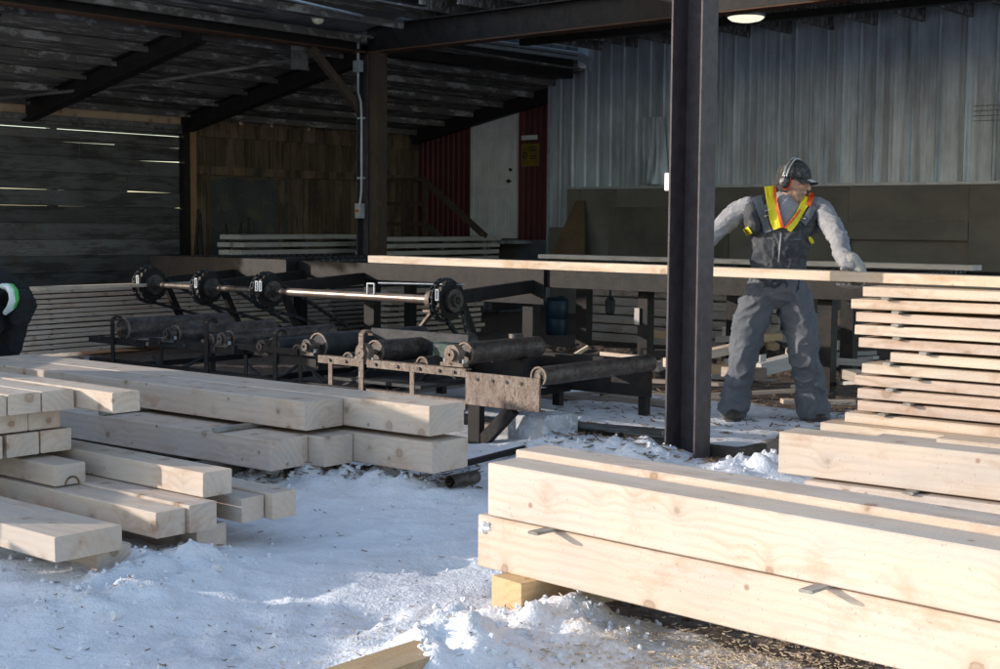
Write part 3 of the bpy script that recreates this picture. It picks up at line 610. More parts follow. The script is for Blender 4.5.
# crumpled strip of loose sheet metal on the wall
tc_ = tx(655); gx = 26; gz = 30; vs = []
for j in range(gz+1):
    for i in range(gx+1):
        u = i/gx; v_ = j/gz; wd = .50*(1-.2*v_)
        p = GW+D1*(tc_-.28+wd*u)+Z3*(1.92+v_*.95)-D2*(.026+math.sin(math.pi*u)*(.05+.07*max(0, 1-2.4*abs(mn.noise(V(u*3.2+v_*.5, v_*.8, 2))))+.03*mn.noise(V(u*8, v_*1.6, 5)))*(1-v_*.75))
        vs.append(p)
mb = MB(); mb.add(vs, [(j*(gx+1)+i, j*(gx+1)+i+1, (j+1)*(gx+1)+i+1, (j+1)*(gx+1)+i) for j in range(gz) for i in range(gx)])
part(mb, 'buckled_sheet', M['galv'], w, smooth=True)
mb = MB()
for k in range(4): mb.frame(GW+D1*tx(968), D1, -D2, 0, .45, .034, .036, 2.62+.06*k, 2.626+.06*k)
part(mb, 'scratch_marks', M['ply'], w)
# fibre board leaning on it
P0 = WY(557, 252, 20.3); P0.z = .7
mb = MB(); q0 = GW+D1*(tw-.12)-D2*.45; q1 = GW+D1*(tw+.62)-D2*.45
tp0 = GW+D1*(tw+.2)-D2*.1; tp1 = GW+D1*(tw+.34)-D2*.1
mb.add([q0+Z3*.7, q1+Z3*.7, tp1+Z3*1.7, tp0+Z3*1.7, q0+Z3*.7+D2*.03, q1+Z3*.7+D2*.03, tp1+Z3*1.7+D2*.03, tp0+Z3*1.7+D2*.03], [(0, 1, 2, 3), (7, 6, 5, 4), (0, 4, 5, 1), (1, 5, 6, 2), (2, 6, 7, 3), (3, 7, 4, 0)])
tag(mb.build('leaning_panel', rock('brown_fibre_panel', (.16, .11, .06), (.1, .07, .045), 4, .9), origin=q0+Z3*.7), 'brown tapered panel leaning against the metal wall near its left end', 'panel')
# landing and stairs before the door
w = thing('door_stairs', RW+D1*1.0-D2*.6, 'dark landing with railing and stairs in front of the white door', 'stairs')
mb = MB(); mb.frame(RW, D1, -D2, .1, x1+.35, .03, 1.25, 1.04, 1.10); part(mb, 'landing', M['wall_grey'], w)
mb = MB()
for t, d in ((.12, 1.2), (x1+.3, 1.2), (.12, .1), (x0-.1, 1.2)): mb.frame(RW+D1*t-D2*d, D1, -D2, 0, .08, -.04, .04, 0, 1.04)
part(mb, 'posts', M['wall_grey'], w)
mb = MB()
for t in (.12, x0-.45, x0-.0): mb.frame(RW+D1*t-D2*1.2, D1, -D2, 0, .07, -.03, .03, 1.10, 2.0)
mb.frame(RW-D2*1.2, D1, -D2, .1, x0+.07, -.035, .035, 2.002, 2.06); mb.frame(RW-D2*1.2, D1, -D2, .1, x0+.07, -.02, .02, 1.30, 1.36); mb.frame(RW-D2*1.2, D1, -D2, .1, x0+.07, -.02, .02, 1.62, 1.68)
part(mb, 'railing', M['darkwood'], w)
mb = MB(); a_ = RW+D1*(x0+.05)-D2*1.22; mb.bar(a_+Z3*2.0, a_+D1*1.25+Z3*1.15, .05, .09); mb.bar(a_+Z3*1.35, a_+D1*.9+Z3*.75, .04, .08); part(mb, 'handrail', M['darkwood'], w)
mb = MB()
for k in range(5): mb.frame(RW-D2*1.25, D1, -D2, x0+.35+.25*k, x0+.6+.25*k, -.9, 0, .82-.2*k, .86-.2*k)
part(mb, 'steps', M['wall_grey'], w)
# ------------------------------------------------------------------ steel frame and roofs
def column(P, h, s, label, gp='steel columns of the shed', sf=None, web=None):
    sf = sf or s
    c_ = thing('steel_column', P, label, 'column', gp); t = .014; mb = MB()
    mb.frame(P, D1, D2, -s/2, -s/2+t, -sf/2, sf/2, 0, h); mb.frame(P, D1, D2, s/2-t, s/2, -sf/2, sf/2, 0, h); w0 = -t/2 if web is None else web-t; mb.frame(P, D1, D2, -s/2+t, s/2-t, w0, w0+t, 0, h)
    part(mb, 'shaft', M['steel_col'], c_, bevel=.002)
    mb = MB(); mb.frame(P, D1, D2, -s*.75, s*.75, -s*.75, s*.75, -.04, .018); part(mb, 'base_plate', M['steel_col'], c_); return c_
# near column: outer flanges face D1, web in between
nc = W(667, 463, 0); s_n = .205
Pn = W(684, 461, 0)+D2*.03; Pn.z = 0
near = column(Pn, 4.3, s_n, 'dark steel column close to the camera, its shaded hollow side towards the left', sf=.16, web=.079)
column(PC, 3.43, .2, 'dark steel column in the middle of the shed carrying the conduit', 'steel columns of the shed')
mb = MB(); mb.frame(PC+D1*.16, D1, D2, -.05, .10, -.08, .08, 0, 3.43); tag(mb.build('timber_post', M['darkwood'], origin=PC+D1*.16), 'brown wooden post fixed beside the middle steel column', 'post')
# white box on the near column
bp = Pn-D1*(s_n/2)-D2*(s_n/2-.06); zb = WY(670, 182, Pn.y-.1).z
mb = MB(); mb.frame(bp, D1, D2, -.035, .0, -.03, .05, zb-.045, zb+.055); tag(mb.build('switch_box', M['whitebox'], origin=bp+Z3*zb, bevel=.004), 'small white switch box on the left side of the near column', 'box')
# header beams
hdr = MB().ibeam(PC+D1*0+Z3*3.60, PC+D1*11+Z3*3.68, .2, .32, .016)
w = thing('header_beam', PC+Z3*3.6, 'long steel header with rust-brown lower flange running from the middle column to the right', 'beam')
part(hdr, 'web', M['steel'], w)
mb = MB(); mb.bar(PC+D1*.0+Z3*3.432, PC+D1*11+Z3*3.512, .21, .012); part(mb, 'lower_flange', M['flange'], w)
w = thing('header_beam', PC-D2*3+Z3*3.6, 'steel header running from the middle column out to the upper left', 'beam')
part(MB().ibeam(PC-D2*8.0+Z3*3.60, PC-D2*.12+Z3*3.60, .2, .32, .016), 'web', M['steel'], w)
part(MB().bar(PC-D2*8.0+Z3*3.432, PC-D2*.12+Z3*3.432, .21, .012), 'lower_flange', M['flange'], w)
mb = MB(); mb.bar(PC-D1*.12+D2*.12+Z3*3.6, PC+D2*4.1+Z3*3.62, .2, .3); tag(mb.build('header_beam', M['steel'], origin=PC+Z3*3.6), 'dark header behind the middle column towards the metal wall', 'beam')
mb = MB(); mb.bar(WC+D2*(tIC-.12)+Z3*(ZW-.1), WC+D2*(tIC-.12)+D1*3.7+Z3*(zroof(3.7)-.1), .12, .22); tag(mb.build('wall_beam', M['steel'], origin=IC+Z3*2.8), 'dark sloping beam above the red wall and white door', 'beam')
# rafters of the low roof
for k, (t, lb) in enumerate(((0, 'steel rafter sloping up to the middle column'), (-2.5, 'steel rafter in the left bay, nearer than the one at the middle column'), (-5.0, 'steel rafter nearest the camera in the upper left corner'))):
    p = WC+D2*t; q = PC+D2*t; r0 = V(p.x, p.y, ZW-.16); r1 = V(q.x, q.y, zroof(3.7)-.14)
    mb = MB().ibeam(r0, r1-D1*.1, .16, .22, .012); mb.bar(r0+Z3*-.1165, r1-D1*.1+Z3*-.1165, .165, .012); tag(mb.build('rafter', M['steel'], origin=r0), lb, 'rafter', 'steel rafters under the low roof')
mb = MB(); p = PC-D2*.95+Z3*3.42; q = PC-D2*.12+Z3*2.72; mb.bar(p, q, .07, .09); tag(mb.build('knee_brace', M['darkwood'], origin=q), 'diagonal knee brace between the middle column and the left header', 'brace')
mb = MB(); p = PC-D2*1.0-D1*.14; mb.frame(p, D1, D2, -.05, .05, -.09, .09, 3.15, 3.75); tag(mb.build('stub_post', M['wall_grey'], origin=p+Z3*3.15), 'short stub post hanging beside the left header', 'post')
# thin braces
mb = MB(); mb.tube([WC-D2*3.2+D1*.1+Z3*(ZW-.05), WC-D2*2.1+D1*1.7+Z3*(zroof(1.7)-.20), WC-D2*.9+D1*3.55+Z3*(zroof(3.55)-.25)], .022, 8); tag(mb.build('brace_pipe', M['conduit'] if 0 else M['wall_grey'], origin=WC-D2*3.2+Z3*2.8), 'thin pipe slung under the low roof in the left bay', 'pipe')
mb = MB(); mb.tube([WC-D2*6.3+D1*1.4+Z3*(zroof(1.4)-.14), WC-D2*5.2+D1*3.5+Z3*(zroof(3.5)-.14)], .025, 8); tag(mb.build('brace_pipe', M['wall_grey'], origin=WC-D2*6.3+Z3*2.8), 'thin pipe under the roof in the upper left corner', 'pipe')
# low roof: decking boards on purlins, tin on top
w = thing('low_roof', PC+Z3*3.6, 'sooty underside of the low lean-to roof over the left bays', 'roof')
T0, T1 = -8.2, tIC-.02
def rp(s, t, dz=0): p = WC+D1*s+D2*t; return V(p.x, p.y, zroof(s)+dz)
mb = MB(); s0 = -.35
while s0 < 5.0:
    wd = random.uniform(.16, .26); t = T0
    while t < T1:
        L = random.uniform(1.6, 3.2); t2 = min(T1, t+L); dz = random.uniform(0, .012)
        if not (s0 > 3.75 and t2 > -.2): 
            a0, b0, c0, d0 = rp(s0, t, dz), rp(s0+wd-.008, t, dz), rp(s0+wd-.008, t2-.01, dz), rp(s0, t2-.01, dz)
            mb.add([a0, b0, c0, d0, a0+Z3*.025, b0+Z3*.025, c0+Z3*.025, d0+Z3*.025], [(3, 2, 1, 0), (4, 5, 6, 7), (0, 1, 5, 4), (1, 2, 6, 5), (2, 3, 7, 6), (3, 0, 4, 7)])
        t = t2
    s0 += wd
deck = part(mb, 'decking', M['roofw'], w, origin=PC+Z3*3.6, rz=R(A))
for s_i in np.arange(.15, 4.9, .62):
    mb = MB(); mb.bar(rp(s_i, T0, -.045), rp(s_i, T1 if s_i < 3.6 else -.2, -.045), .045, .085); part(mb, 'purlin', M['roofw'], w, origin=PC+Z3*3.6, rz=R(A))
mb = MB(); mb.add([rp(-.5, T0, .05), rp(4.95, T0, .05), rp(4.95, -.25, .05), rp(-.5, -.25, .05)], [(0, 1, 2, 3)]); mb.add([rp(-.5, -.25, .05), rp(3.78, -.25, .05), rp(3.78, T1, .05), rp(-.5, T1, .05)], [(0, 1, 2, 3)]); part(mb, 'tin_sheet', M['tin'], w)
mb = MB(); t = tC+.1
for (l0, l1) in ((-8.2, tC-.35), (tC+.02, tC+.50), (tC+.56, tC+1.0), (tC+1.07, tC+1.6), (tC+1.66, tC+2.35), (tC+2.40, T1)):
    p = WC+D2*l0; q = WC+D2*l1; mb.bar(V(p.x, p.y, 2.815)+D1*-.03, V(q.x, q.y, 2.815)+D1*-.03, .04, .13)
part(mb, 'eave_board', M['wall_brown'], w)
# two pipes on the high edge of the low roof
mb = MB()
for dz in (0, .07): mb.tube([PC+D2*1.6+D1*.15+Z3*(3.72+dz), PC+D2*4.15+D1*.15+Z3*(3.76+dz), PC+D2*4.35+D1*.2+Z3*(3.70+dz), PC+D2*4.38+D1*.2+Z3*3.58], .028, 10)
tag(mb.build('eave_pipes', M['conduit'], origin=PC+D2*3+Z3*3.7, smooth=True), 'pair of grey pipes along the high roof edge ending at the metal wall', 'pipes')
# high roof over the right wing and the worker
w = thing('high_roof', PC+D1*5+Z3*4.05, 'dark joisted underside of the high roof over the right wing', 'roof')
HA = PC+D1*.1
dn = (Pn-PC).dot(D2)
mb = MB(); mb.frame(PC, D1, D2, .25, 11.5, -.2, 4.45, 4.05, 4.09); mb.frame(PC, D1, D2, 3.6, 11.5, dn-1.0, -.205, 4.25, 4.29); part(mb, 'decking', M['roofw'], w)
for s_i in np.arange(.4, 11.3, .61):
    mb = MB(); mb.frame(PC+D1*s_i, D1, D2, 0, .045, -.15, 4.36, 3.87, 4.045); part(mb, 'joist', M['roofw'], w)
for t_i in (1.1, 2.6):
    mb = MB(); mb.frame(PC, D1, D2, .3, 11.3, t_i, t_i+.12, 3.78, 3.865); part(mb, 'purlin', M['steel'], w)
mb = MB(); mb.bar(PC+D1*3.6+D2*(dn)+Z3*4.15, PC+D1*11.4+D2*dn+Z3*4.15, .2, .2); part(mb, 'front_header', M['steel'], w)
w = thing('sun_block_wall', PC+Z3*3.7, 'added dark cladding keeping sun out between the low and the high roof', 'wall')
mb = MB(); mb.frame(PC, D1, D2, -.05, -.02, -8.0, 4.48, 3.66, 5.0); part(mb, 'cladding', M['wall_grey'], w)  # wall added to block low sun above the left header
# lamps
def lamp(P, r, label, name='ceiling_lamp', lit=True):
    l_ = thing(name, P, label, 'lamp', 'lamps under the roof'); pr = [(r, 0), (r*.97, -.015), (r*.8, -.040), (r*.45, -.056), (0.001, -.062)]
    n = 28; vs = []; fs = []
    for (rr, dz) in pr: vs += [P+V(rr*math.cos(2*math.pi*k/n), rr*math.sin(2*math.pi*k/n), dz) for k in range(n)]
    for i in range(len(pr)-1):
        for k in range(n): fs.append((i*n+k, i*n+(k+1) % n, (i+1)*n+(k+1) % n, (i+1)*n+k))
    part(MB().add(vs, fs), 'diffuser', glow(name+'_diffuser', (.85, .80, .62), .55 if lit else .02), l_, smooth=True)
    mb = MB(); mb.ring(P+Z3*.01, Z3, r+.012, r-.02, .03); mb.tube([P+Z3*.0, P+Z3*.2], .03, 10); part(mb, 'rim', M['conduit'], l_); return l_
def lamp_at(px, py, Y, r, label, lit=True): return lamp(WY(px, py, Y), r, label, lit=lit)
lamp_at(746, 17, 16.3, .21, 'shallow pale lamp glowing under the high roof right of the near column')
lamp_at(318, 19, 16.4, .07, 'small dim lamp above the left header near the conduit', lit=False)
# conduit
P1 = PC-D2*.125+D1*.02
w = thing('conduit', P1+Z3*2, 'bent grey conduit running down the middle column with a switch at its foot', 'conduit')
mb = MB(); top_ = 3.95
c0 = WY(283, -2, 14.4); c1 = WY(362, 16, 16.1); xx = P1-D2*.06
mb.tube([c0, c1, V(xx.x-.05, xx.y, WY(370, 20, 17.2).z), V(xx.x, xx.y, WY(370, 30, 17.2).z), V(xx.x, xx.y, WY(370, 58, 17.2).z)], .018, 10)
mb.tube([V(xx.x, xx.y, WY(370, 32, 17.2).z), V(xx.x+.06, xx.y, WY(370, 18, 17.2).z), V(xx.x+.22, xx.y+.1, WY(370, 19, 17.2).z)], .012, 8)
part(mb, 'upper_pipe', M['conduit'], w, smooth=True)
def zc(py): return WY(372, py, 17.4).z
mb = MB(); mb.tube([xx+Z3*zc(72), xx+Z3*zc(92), xx+D1*.05+Z3*zc(102), xx+D1*.06+Z3*zc(116), xx+D1*.06+Z3*zc(190), xx+D1*.03+Z3*zc(206)], .016, 10); part(mb, 'lower_pipe', M['conduit'], w, smooth=True)
mb = MB(); mb.frame(xx+Z3*zc(66), D1, D2, -.05, .05, -.04, .04, -.07, .07); part(mb, 'junction_box', M['conduit'], w)
mb = MB(); mb.frame(xx+D1*.03+Z3*zc(211), D1, D2, -.045, .045, -.04, .04, -.09, .09); sbx = part(mb, 'switch_box', M['conduit'], w)
mb = MB(); mb.tube([xx+D1*.03-D2*.04+Z3*zc(211), xx+D1*.03-D2*.06+Z3*zc(211)], .02, 10); part(mb, 'button', glow('red_button', (.5, .1, .03), 0.0), sbx)
for py in (118, 178): part(MB().frame(xx+D1*.03+Z3*zc(py), D1, D2, -.05, .05, .0, .05, -.012, .012), 'clip', M['conduit'], w)
rs0 = random.Random(3)
M['bark'] = rock('dark_bark', (.03, .024, .02), (.09, .065, .045), 14, .95, c3=(.2, .15, .11), bs=.8, bd=.03)
# ------------------------------------------------------------------ chain table (long dark steel frame)
def tpx(P0, d, px, lo=-12., hi=8.):
    f = lambda t: 500+F*(P0+d*t).x/(P0+d*t).y
    for _ in range(60):
        m = (lo+hi)/2
        if f(m) < px: lo = m
        else: hi = m
    return lo
M0 = WY(668, 272, 11.3); M0.z = 0
tl, tr = tpx(M0, D1, 150), tpx(M0, D1, 985)
T = thing('chain_table', M0, 'long dark steel chain table running behind the column and the worker', 'conveyor')
TW = 2.5
mb = MB(); mb.frame(M0, D1, D2, tl, tr, 0, .02, .79, .95); mb.frame(M0, D1, D2, tl, tr, .021, .09, .93, .95); mb.frame(M0, D1, D2, tl, tr, .021, .09, .79, .81); part(mb, 'front_beam', M['steel'], T, bevel=.002)
mb = MB(); mb.frame(M0, D1, D2, tl, tr, TW, TW+.09, .79, .95); part(mb, 'back_beam', M['steel'], T)
mb = MB(); p0, p1 = tpx(M0, D1, 464), tpx(M0, D1, 546); mb.frame(M0, D1, D2, p0, p1, -.035, -.005, .64, .955); part(mb, 'face_plate', M['steel'], T, bevel=.003)
mb = MB(); q0, q1 = tpx(M0, D1, 168), tpx(M0, D1, 298); mb.frame(M0, D1, D2, q0, q1, -.16, -.005, .70, .965); part(mb, 'housing', M['steel'], T, bevel=.004)
k = 0; t = tl+.3
while t < tr:
    mb = MB(); mb.frame(M0+D1*t, D1, D2, -.035, .035, .09, TW, .86, .935)
    part(mb, 'chain_rail', M['steel'], T)
    mb = MB()
    for q in np.arange(.12, TW-.05, .1): mb.frame(M0+D1*t+D2*float(q), D1, D2, -.022, .022, 0, .07, .937, .958)
    part(mb, 'chain', M['chain'], T); t += 1.15
for px, dy, wd in ((531, .1, .12), (584, 1.3, .13), (646, .25, .10), (828, .2, .12), (735, 1.4, .12), (850, 1.6, .12), (960, .2, .12), (372, .3, .14), (300, 1.2, .12), (410, 1.6, .1)):
    t = tpx(M0+D2*dy, D1, px); mb = MB(); mb.frame(M0+D1*t+D2*dy, D1, D2, -wd/2, wd/2, -.05, .05, -.02, .79); part(mb, 'leg', M['steel'], T, bevel=.002)
mb = MB(); p0 = tpx(M0, D1, 615); p1 = tpx(M0, D1, 664); a0 = M0+D1*p0+D2*.3; a1 = M0+D1*p1+D2*.3
for dz in (0,):
    mb.add([a0+Z3*.79, a1+Z3*.79, a1-D1*.02+Z3*.70, a0+D1*.35+Z3*.72, a0+Z3*.79+D2*.02, a1+Z3*.79+D2*.02, a1-D1*.02+Z3*.70+D2*.02, a0+D1*.35+Z3*.72+D2*.02], [(0, 1, 2, 3), (7, 6, 5, 4), (0, 4, 5, 1), (1, 5, 6, 2), (2, 6, 7, 3), (3, 7, 4, 0)])
part(mb, 'gusset', M['greyboard'], T)  # pale colour stands in for sunlight on this plate
mb = MB(); t = tpx(M0+D2*.25, D1, 641); mb.frame(M0+D1*t+D2*.19, D1, D2, -.02, .03, -.01, .0, .50, .64); part(mb, 'lit_patch', M['greyboard'], T)  # pale plate standing for a patch of sunlight on the leg
mb = MB(); a0 = WY(371, 282, M0.y+2.2); 
for px in (610,):
    t = tpx(M0+D2*.4, D1, px); c_ = M0+D1*t+D2*.4; mb = MB(); mb.tube([c_+Z3*.79, c_+Z3*.7], .012, 8); mb.tube([c_+Z3*.71, c_+Z3*.68, c_+Z3*.57, c_+Z3*.55], [.02, .045, .04, .015], 12)
    tag(mb.build('hanging_light', M['black'], origin=c_+Z3*.79, smooth=True), 'small dark shrouded work lamp hanging under the chain table', 'lamp')
# ------------------------------------------------------------------ line shaft with sprockets
S0 = W(428, 299.5, .72); sx = lambda px: S0+D1*tpx(S0, D1, px)
SH = thing('line_shaft', V(S0.x, S0.y, 0), 'worn line shaft with chain sprockets in front of the chain table', 'shaft')
mb = MB(); mb.tube([sx(150), sx(300)], .030, 16); part(mb, 'shaft', M['drum'], SH, smooth=True)
mb = MB(); mb.tube([sx(288), sx(432)], .036, 18); part(mb, 'lit_stretch', M['shaft'], SH, smooth=True)  # paler, thicker stretch stands for the sunlit part of the shaft
for px, rr in ((152, .155), (209, .14), (270, .145), (446, .15)):
    c_ = sx(px) if px < 440 else sx(px)+D2*.05
    mb = MB(); mb.ring(c_, D1, rr, .05, .03, 36, .09); sp_ = part(mb, 'sprocket', M['steel'], SH)
    mb = MB(); mb.ring(c_+D1*.03, D1, rr*.62, rr*.3, .05, 28); mb.tube([c_-D1*.05, c_+D1*.08], .05, 16); part(mb, 'hub', M['drum'], sp_, smooth=True)
    mb = MB(); mb.ring(c_+D1*.045, D1, rr*.2, .01, .07, 12); part(mb, 'hub_cap', M['steel'], sp_)
    # chain round the sprocket and down to the tail
    lowp = c_+D2*(.95 if px < 440 else .25)+Z3*(-.42 if px < 440 else -.40); path = []; r2 = rr+.018
    for k in range(-2, 13): an = math.pi*(.35+k/10.); path.append(c_-D1*.06+(D2*math.cos(an)+Z3*math.sin(an))*r2)
    e0 = path[0]; e1 = path[-1]; full = [lowp+D2*.05+Z3*.05-D1*.06]+path+[lowp-D1*.06]
    # resample
    pts = []; 
    for i in range(len(full)-1):
        n_ = max(1, int((full[i+1]-full[i]).length/.035)); pts += [full[i].lerp(full[i+1], q/n_) for q in range(n_)]
    mb = MB()
    for i in range(len(pts)-1):
        o_ = D1*(.012 if i % 2 else .018)
        mb.bar(pts[i]+o_, pts[i+1]+o_, .006, .026, up=(pts[i+1]-pts[i]).cross(D1)); mb.bar(pts[i]-o_, pts[i+1]-o_, .006, .026, up=(pts[i+1]-pts[i]).cross(D1)); mb.tube([pts[i]-D1*.022, pts[i]+D1*.022], .010, 6)
    part(mb, 'chain', M['chain'], SH)
    mb = MB(); mb.bar(c_-D1*.10, c_-D1*.10+D2*1.25+Z3*.08, .05, .11); mb.bar(c_-D1*.1+D2*.25-Z3*.04, c_-D1*.1+D2*.55-Z3*.62, .05, .06); part(mb, 'arm', M['steel'], SH)
    mb = MB(); q = c_-D2*(rr+.03)+D1*.02+Z3*.05
    for (dx_) in ((0,) if px != 270 else (0, .05)):
        for (u0, u1, v0, v1) in ((-.016, .016, -.045, -.037), (-.016, .016, .037, .045), (-.016, -.009, -.037, .037), (.009, .016, -.037, .037)): mb.frame(q+D1*dx_, D1, D2, u0, u1, -.006, .006, v0, v1)
    part(mb, 'lug', M['conduit'], SH)
    mb = MB(); mb.ring(c_-D1*.02, D1, rr*.55, .045, .02, 6); part(mb, 'bearing_plate', M['steel'], SH)
mb = MB(); q = sx(373)-D2*.03+Z3*.06
for (u0, u1, v0, v1) in ((-.045, .045, .045, .055), (-.045, -.035, -.05, .045), (.035, .045, -.05, .045)): mb.frame(q, D1, D2, u0, u1, -.006, .006, v0, v1)
part(mb, 'guard_bracket', M['conduit'], SH)
mb = MB(); mb.tube([sx(378)+Z3*.115, sx(378)+Z3*.115+D1*.85+D2*.12+Z3*.01], .007, 8); part(mb, 'rod', M['conduit'], SH)
c_ = sx(432); mb = MB(); mb.frame(c_-Z3*.09, D1, D2, -.06, .07, -.05, .05, -.01, .01); mb.bar(c_-Z3*.1, c_-Z3*.22-D1*.12, .05, .02); mb.ring(c_, D1, .075, .034, .05, 20); part(mb, 'end_bearing', M['rust'], SH)
# ------------------------------------------------------------------ roller conveyor
R0 = W(466, 369, .45); R0.z = 0; rx = lambda px: R0+D1*tpx(R0, D1, px); RW_ = 1.15
RC = thing('roller_conveyor', R0, 'low outfeed roller conveyor with scuffed rails and round rollers, in front of the chain table', 'conveyor')
te = tpx(R0, D1, 541); tf = tpx(R0, D1, 88); tm = tpx(R0, D1, 318)
for (b_, e_, z0, z1, mt, nm) in ((tm, tpx(R0, D1, 360), .40, .45, 'rust', 'upper_rail'), (tpx(R0, D1, 367), 0, .40, .45, 'rust', 'upper_rail'), (tpx(R0, D1, 366), -.0, .20, .26, 'rust', 'lower_rail'),
                             (tpx(R0, D1, 148), tpx(R0, D1, 234), .40, .455, 'steel', 'upper_rail'), (tf, tpx(R0, D1, 144), .38, .43, 'steel', 'upper_rail'), (tf, tpx(R0, D1, 366), .20, .26, 'steel', 'lower_rail'), (tpx(R0, D1, 262), tm-.02, .37, .42, 'steel', 'upper_rail')):
    mb = MB(); mb.frame(R0, D1, D2, b_, e_, -.006, .006, z0, z1); mb.frame(R0, D1, D2, b_, e_, .0065, .055, z1-.008, z1-.001); part(mb, nm, M[mt], RC)
mb = MB(); mb.frame(R0, D1, D2, .002, te, -.008, .008, .235, .435); mb.frame(R0, D1, D2, .002, te, .009, .05, .235, .245); pl = part(mb, 'end_plate', M['rust'], RC, bevel=.002)
for u in (.1, .22, .33, .44):
    part(MB().tube([R0+D1*u-D2*.0085+Z3*.395, R0+D1*u-D2*.012+Z3*.395], .011, 12), 'bolt_hole', M['black'], pl)
mb = MB(); mb.tube([R0+D1*te-D2*.012+Z3*.26, R0+D1*te-D2*.012+Z3*.40], .003, 6); 
mb = MB(); mb.frame(R0, D1, D2, tf, te, RW_, RW_+.012, .22, .46); mb.frame(R0, D1, D2, tf, te, RW_+.012, RW_+.06, .45, .46); part(mb, 'back_rail', M['steel'], RC)
for px, z0, z1, mt in ((113, .22, .56, 'steel'), (207, .2, .60, 'steel'), (276, .2, .56, 'steel'), (362.5, .12, .60, 'rust')):
    c_ = rx(px); mb = MB(); mb.frame(c_, D1, D2, -.022, .022, -.020, -.008, z0, z1)
    for k in range(6): a0 = math.pi*k/6; a1 = math.pi*(k+1)/6; o_ = c_+Z3*z1+D2*.03; mb.bar(o_-D2*.044*math.cos(a0)+Z3*.035*math.sin(a0), o_-D2*.044*math.cos(a1)+Z3*.035*math.sin(a1), .044, .012, up=Z3 if 0 < k < 5 else D2)
    part(mb, 'stake', M[mt], RC, bevel=.002)
def pillow(c_, r, mt='rust'):
    mb = MB(); mb.ring(c_, D2, r, .018, .05, 22); mb.ring(c_-D2*.01, D2, r*.6, .01, .07, 18); mb.frame(c_, D1, D2, -r*1.5, r*1.5, -.025, .025, -r-.01, -r+.012); mb.frame(c_, D1, D2, -r*.95, r*.95, -.022, .022, -r+.012, -r*.3)
    b_ = part(mb, 'pillow_block', M[mt], RC)
    for s_ in (-1, 1): part(MB().tube([c_+D1*r*1.25*s_+Z3*(-r+.01), c_+D1*r*1.25*s_+Z3*(-r+.035)], .012, 6), 'bolt', M['conduit'], b_)
for px, r, z, y0, L, mt, plw in ((117, .085, .50, .05, 1.0, 'drum', 0), (168, .06, .50, .06, .95, 'drum', 1), (222, .055, .50, .06, 1.0, 'drum', 1), (307, .085, .50, .10, 1.02, 'rubber', 1), (362, .075, .49, .12, .95, 'drum', 2), (452, .068, .53, .12, .72, 'drum', 2), (196, .05, .46, .12, .95, 'rubber', 0), (262, .055, .47, .10, 1.0, 'rubber', 1), (284, .05, .44, .12, .95, 'drum', 0), (335, .05, .42, .12, .9, 'rubber', 0), (405, .05, .43, .16, .9, 'drum', 0), (538, .056, .445, .015, 1.15, 'drum', 0)):
    c_ = rx(px)+Z3*z; mb = MB(); mb.tube([c_+D2*y0, c_+D2*(y0+L)], r, 28); ro = part(mb, 'roller', M[mt], RC, smooth=True)
    mb = MB(); mb.ring(c_+D2*(y0-.003), D2, r+.003, r-.008, .012, 28); mb.tube([c_+D2*(y0-.07 if px != 538 else y0-.01), c_+D2*(y0+.002)], .018, 12); part(mb, 'end_ring', M['rust'], ro)
    if plw: pillow(c_+D2*(.01 if plw == 1 else .02), .05 if plw == 1 else .062, 'rust' if plw == 2 else 'drum')
mb = MB(); c_ = rx(312); mb.frame(c_, D1, D2, 0, .9, .55, .58, .30, .60); mb.frame(c_, D1, D2, 0, .9, .1, 1.1, .28, .30); part(mb, 'trough', M['rubber'], RC)
c_ = rx(400); part(MB().frame(c_, D1, D2, .0, .14, .30, .42, .46, .56), 'motor', M['green'], RC, bevel=.006)
for px, z0 in ((474, .0), ):
    c_ = rx(px); mb = MB(); mb.frame(c_, D1, D2, -.045, .045, -.0, .05, -.03, .235); part(mb, 'leg', M['steel'], RC)
c_ = rx(476); mb = MB(); mb.bar(c_+D2*.03+D1*.02-Z3*.0, c_+D2*.03+D1*.27+Z3*.235, .05, .075); part(mb, 'leg_brace', M['steel'], RC)
for px in (120, 230, 350): c_ = rx(px); part(MB().frame(c_, D1, D2, -.03, .03, .01, .06, -.03, .20), 'leg', M['steel'], RC)
for px in (88, 200, 320, 440, 530): c_ = rx(px)+D2*(RW_+.01); part(MB().frame(c_, D1, D2, -.03, .03, .01, .06, -.03, .22), 'leg', M['steel'], RC)
for px in (130, 250, 345, 455): c_ = rx(px); part(MB().frame(c_, D1, D2, -.02, .02, .06, RW_, .21, .25), 'cross_member', M['steel'], RC)
# chain cases, gearbox, hoses, bolts between the rollers
for px, dy, L_, z0, z1 in ((150, .30, .7, .36, .50), (240, .55, .8, .34, .52), (330, .70, .5, .34, .58), (395, .62, .55, .32, .47)):
    c_ = rx(px); part(MB().frame(c_, D1, D2, 0, L_, dy, dy+.06, z0, z1), 'chain_case', M['steel'], RC, bevel=.006)
c_ = rx(415); gb = part(MB().frame(c_, D1, D2, 0, .22, .75, .98, .30, .52), 'gearbox', M['steel'], RC, bevel=.012)
part(MB().tube([c_+D1*.11+D2*.86+Z3*.52, c_+D1*.11+D2*.86+Z3*.60], .05, 16), 'gear_cap', M['drum'], gb, smooth=True)
for px, dy, s_ in ((140, .1, 1.1), (225, .2, 1.0), (300, .12, .9), (345, .3, .8), (250, .5, 1.2)):
    c_ = rx(px)+D2*dy; part(MB().tube([c_+Z3*.30, c_+D1*.18*s_+Z3*(.20), c_+D1*.38*s_+D2*.04+Z3*.27, c_+D1*.6*s_+D2*.10+Z3*.42, c_+D1*.72*s_+D2*.3+Z3*.5], .013, 8), 'hose', M['rubber'], RC, smooth=True)
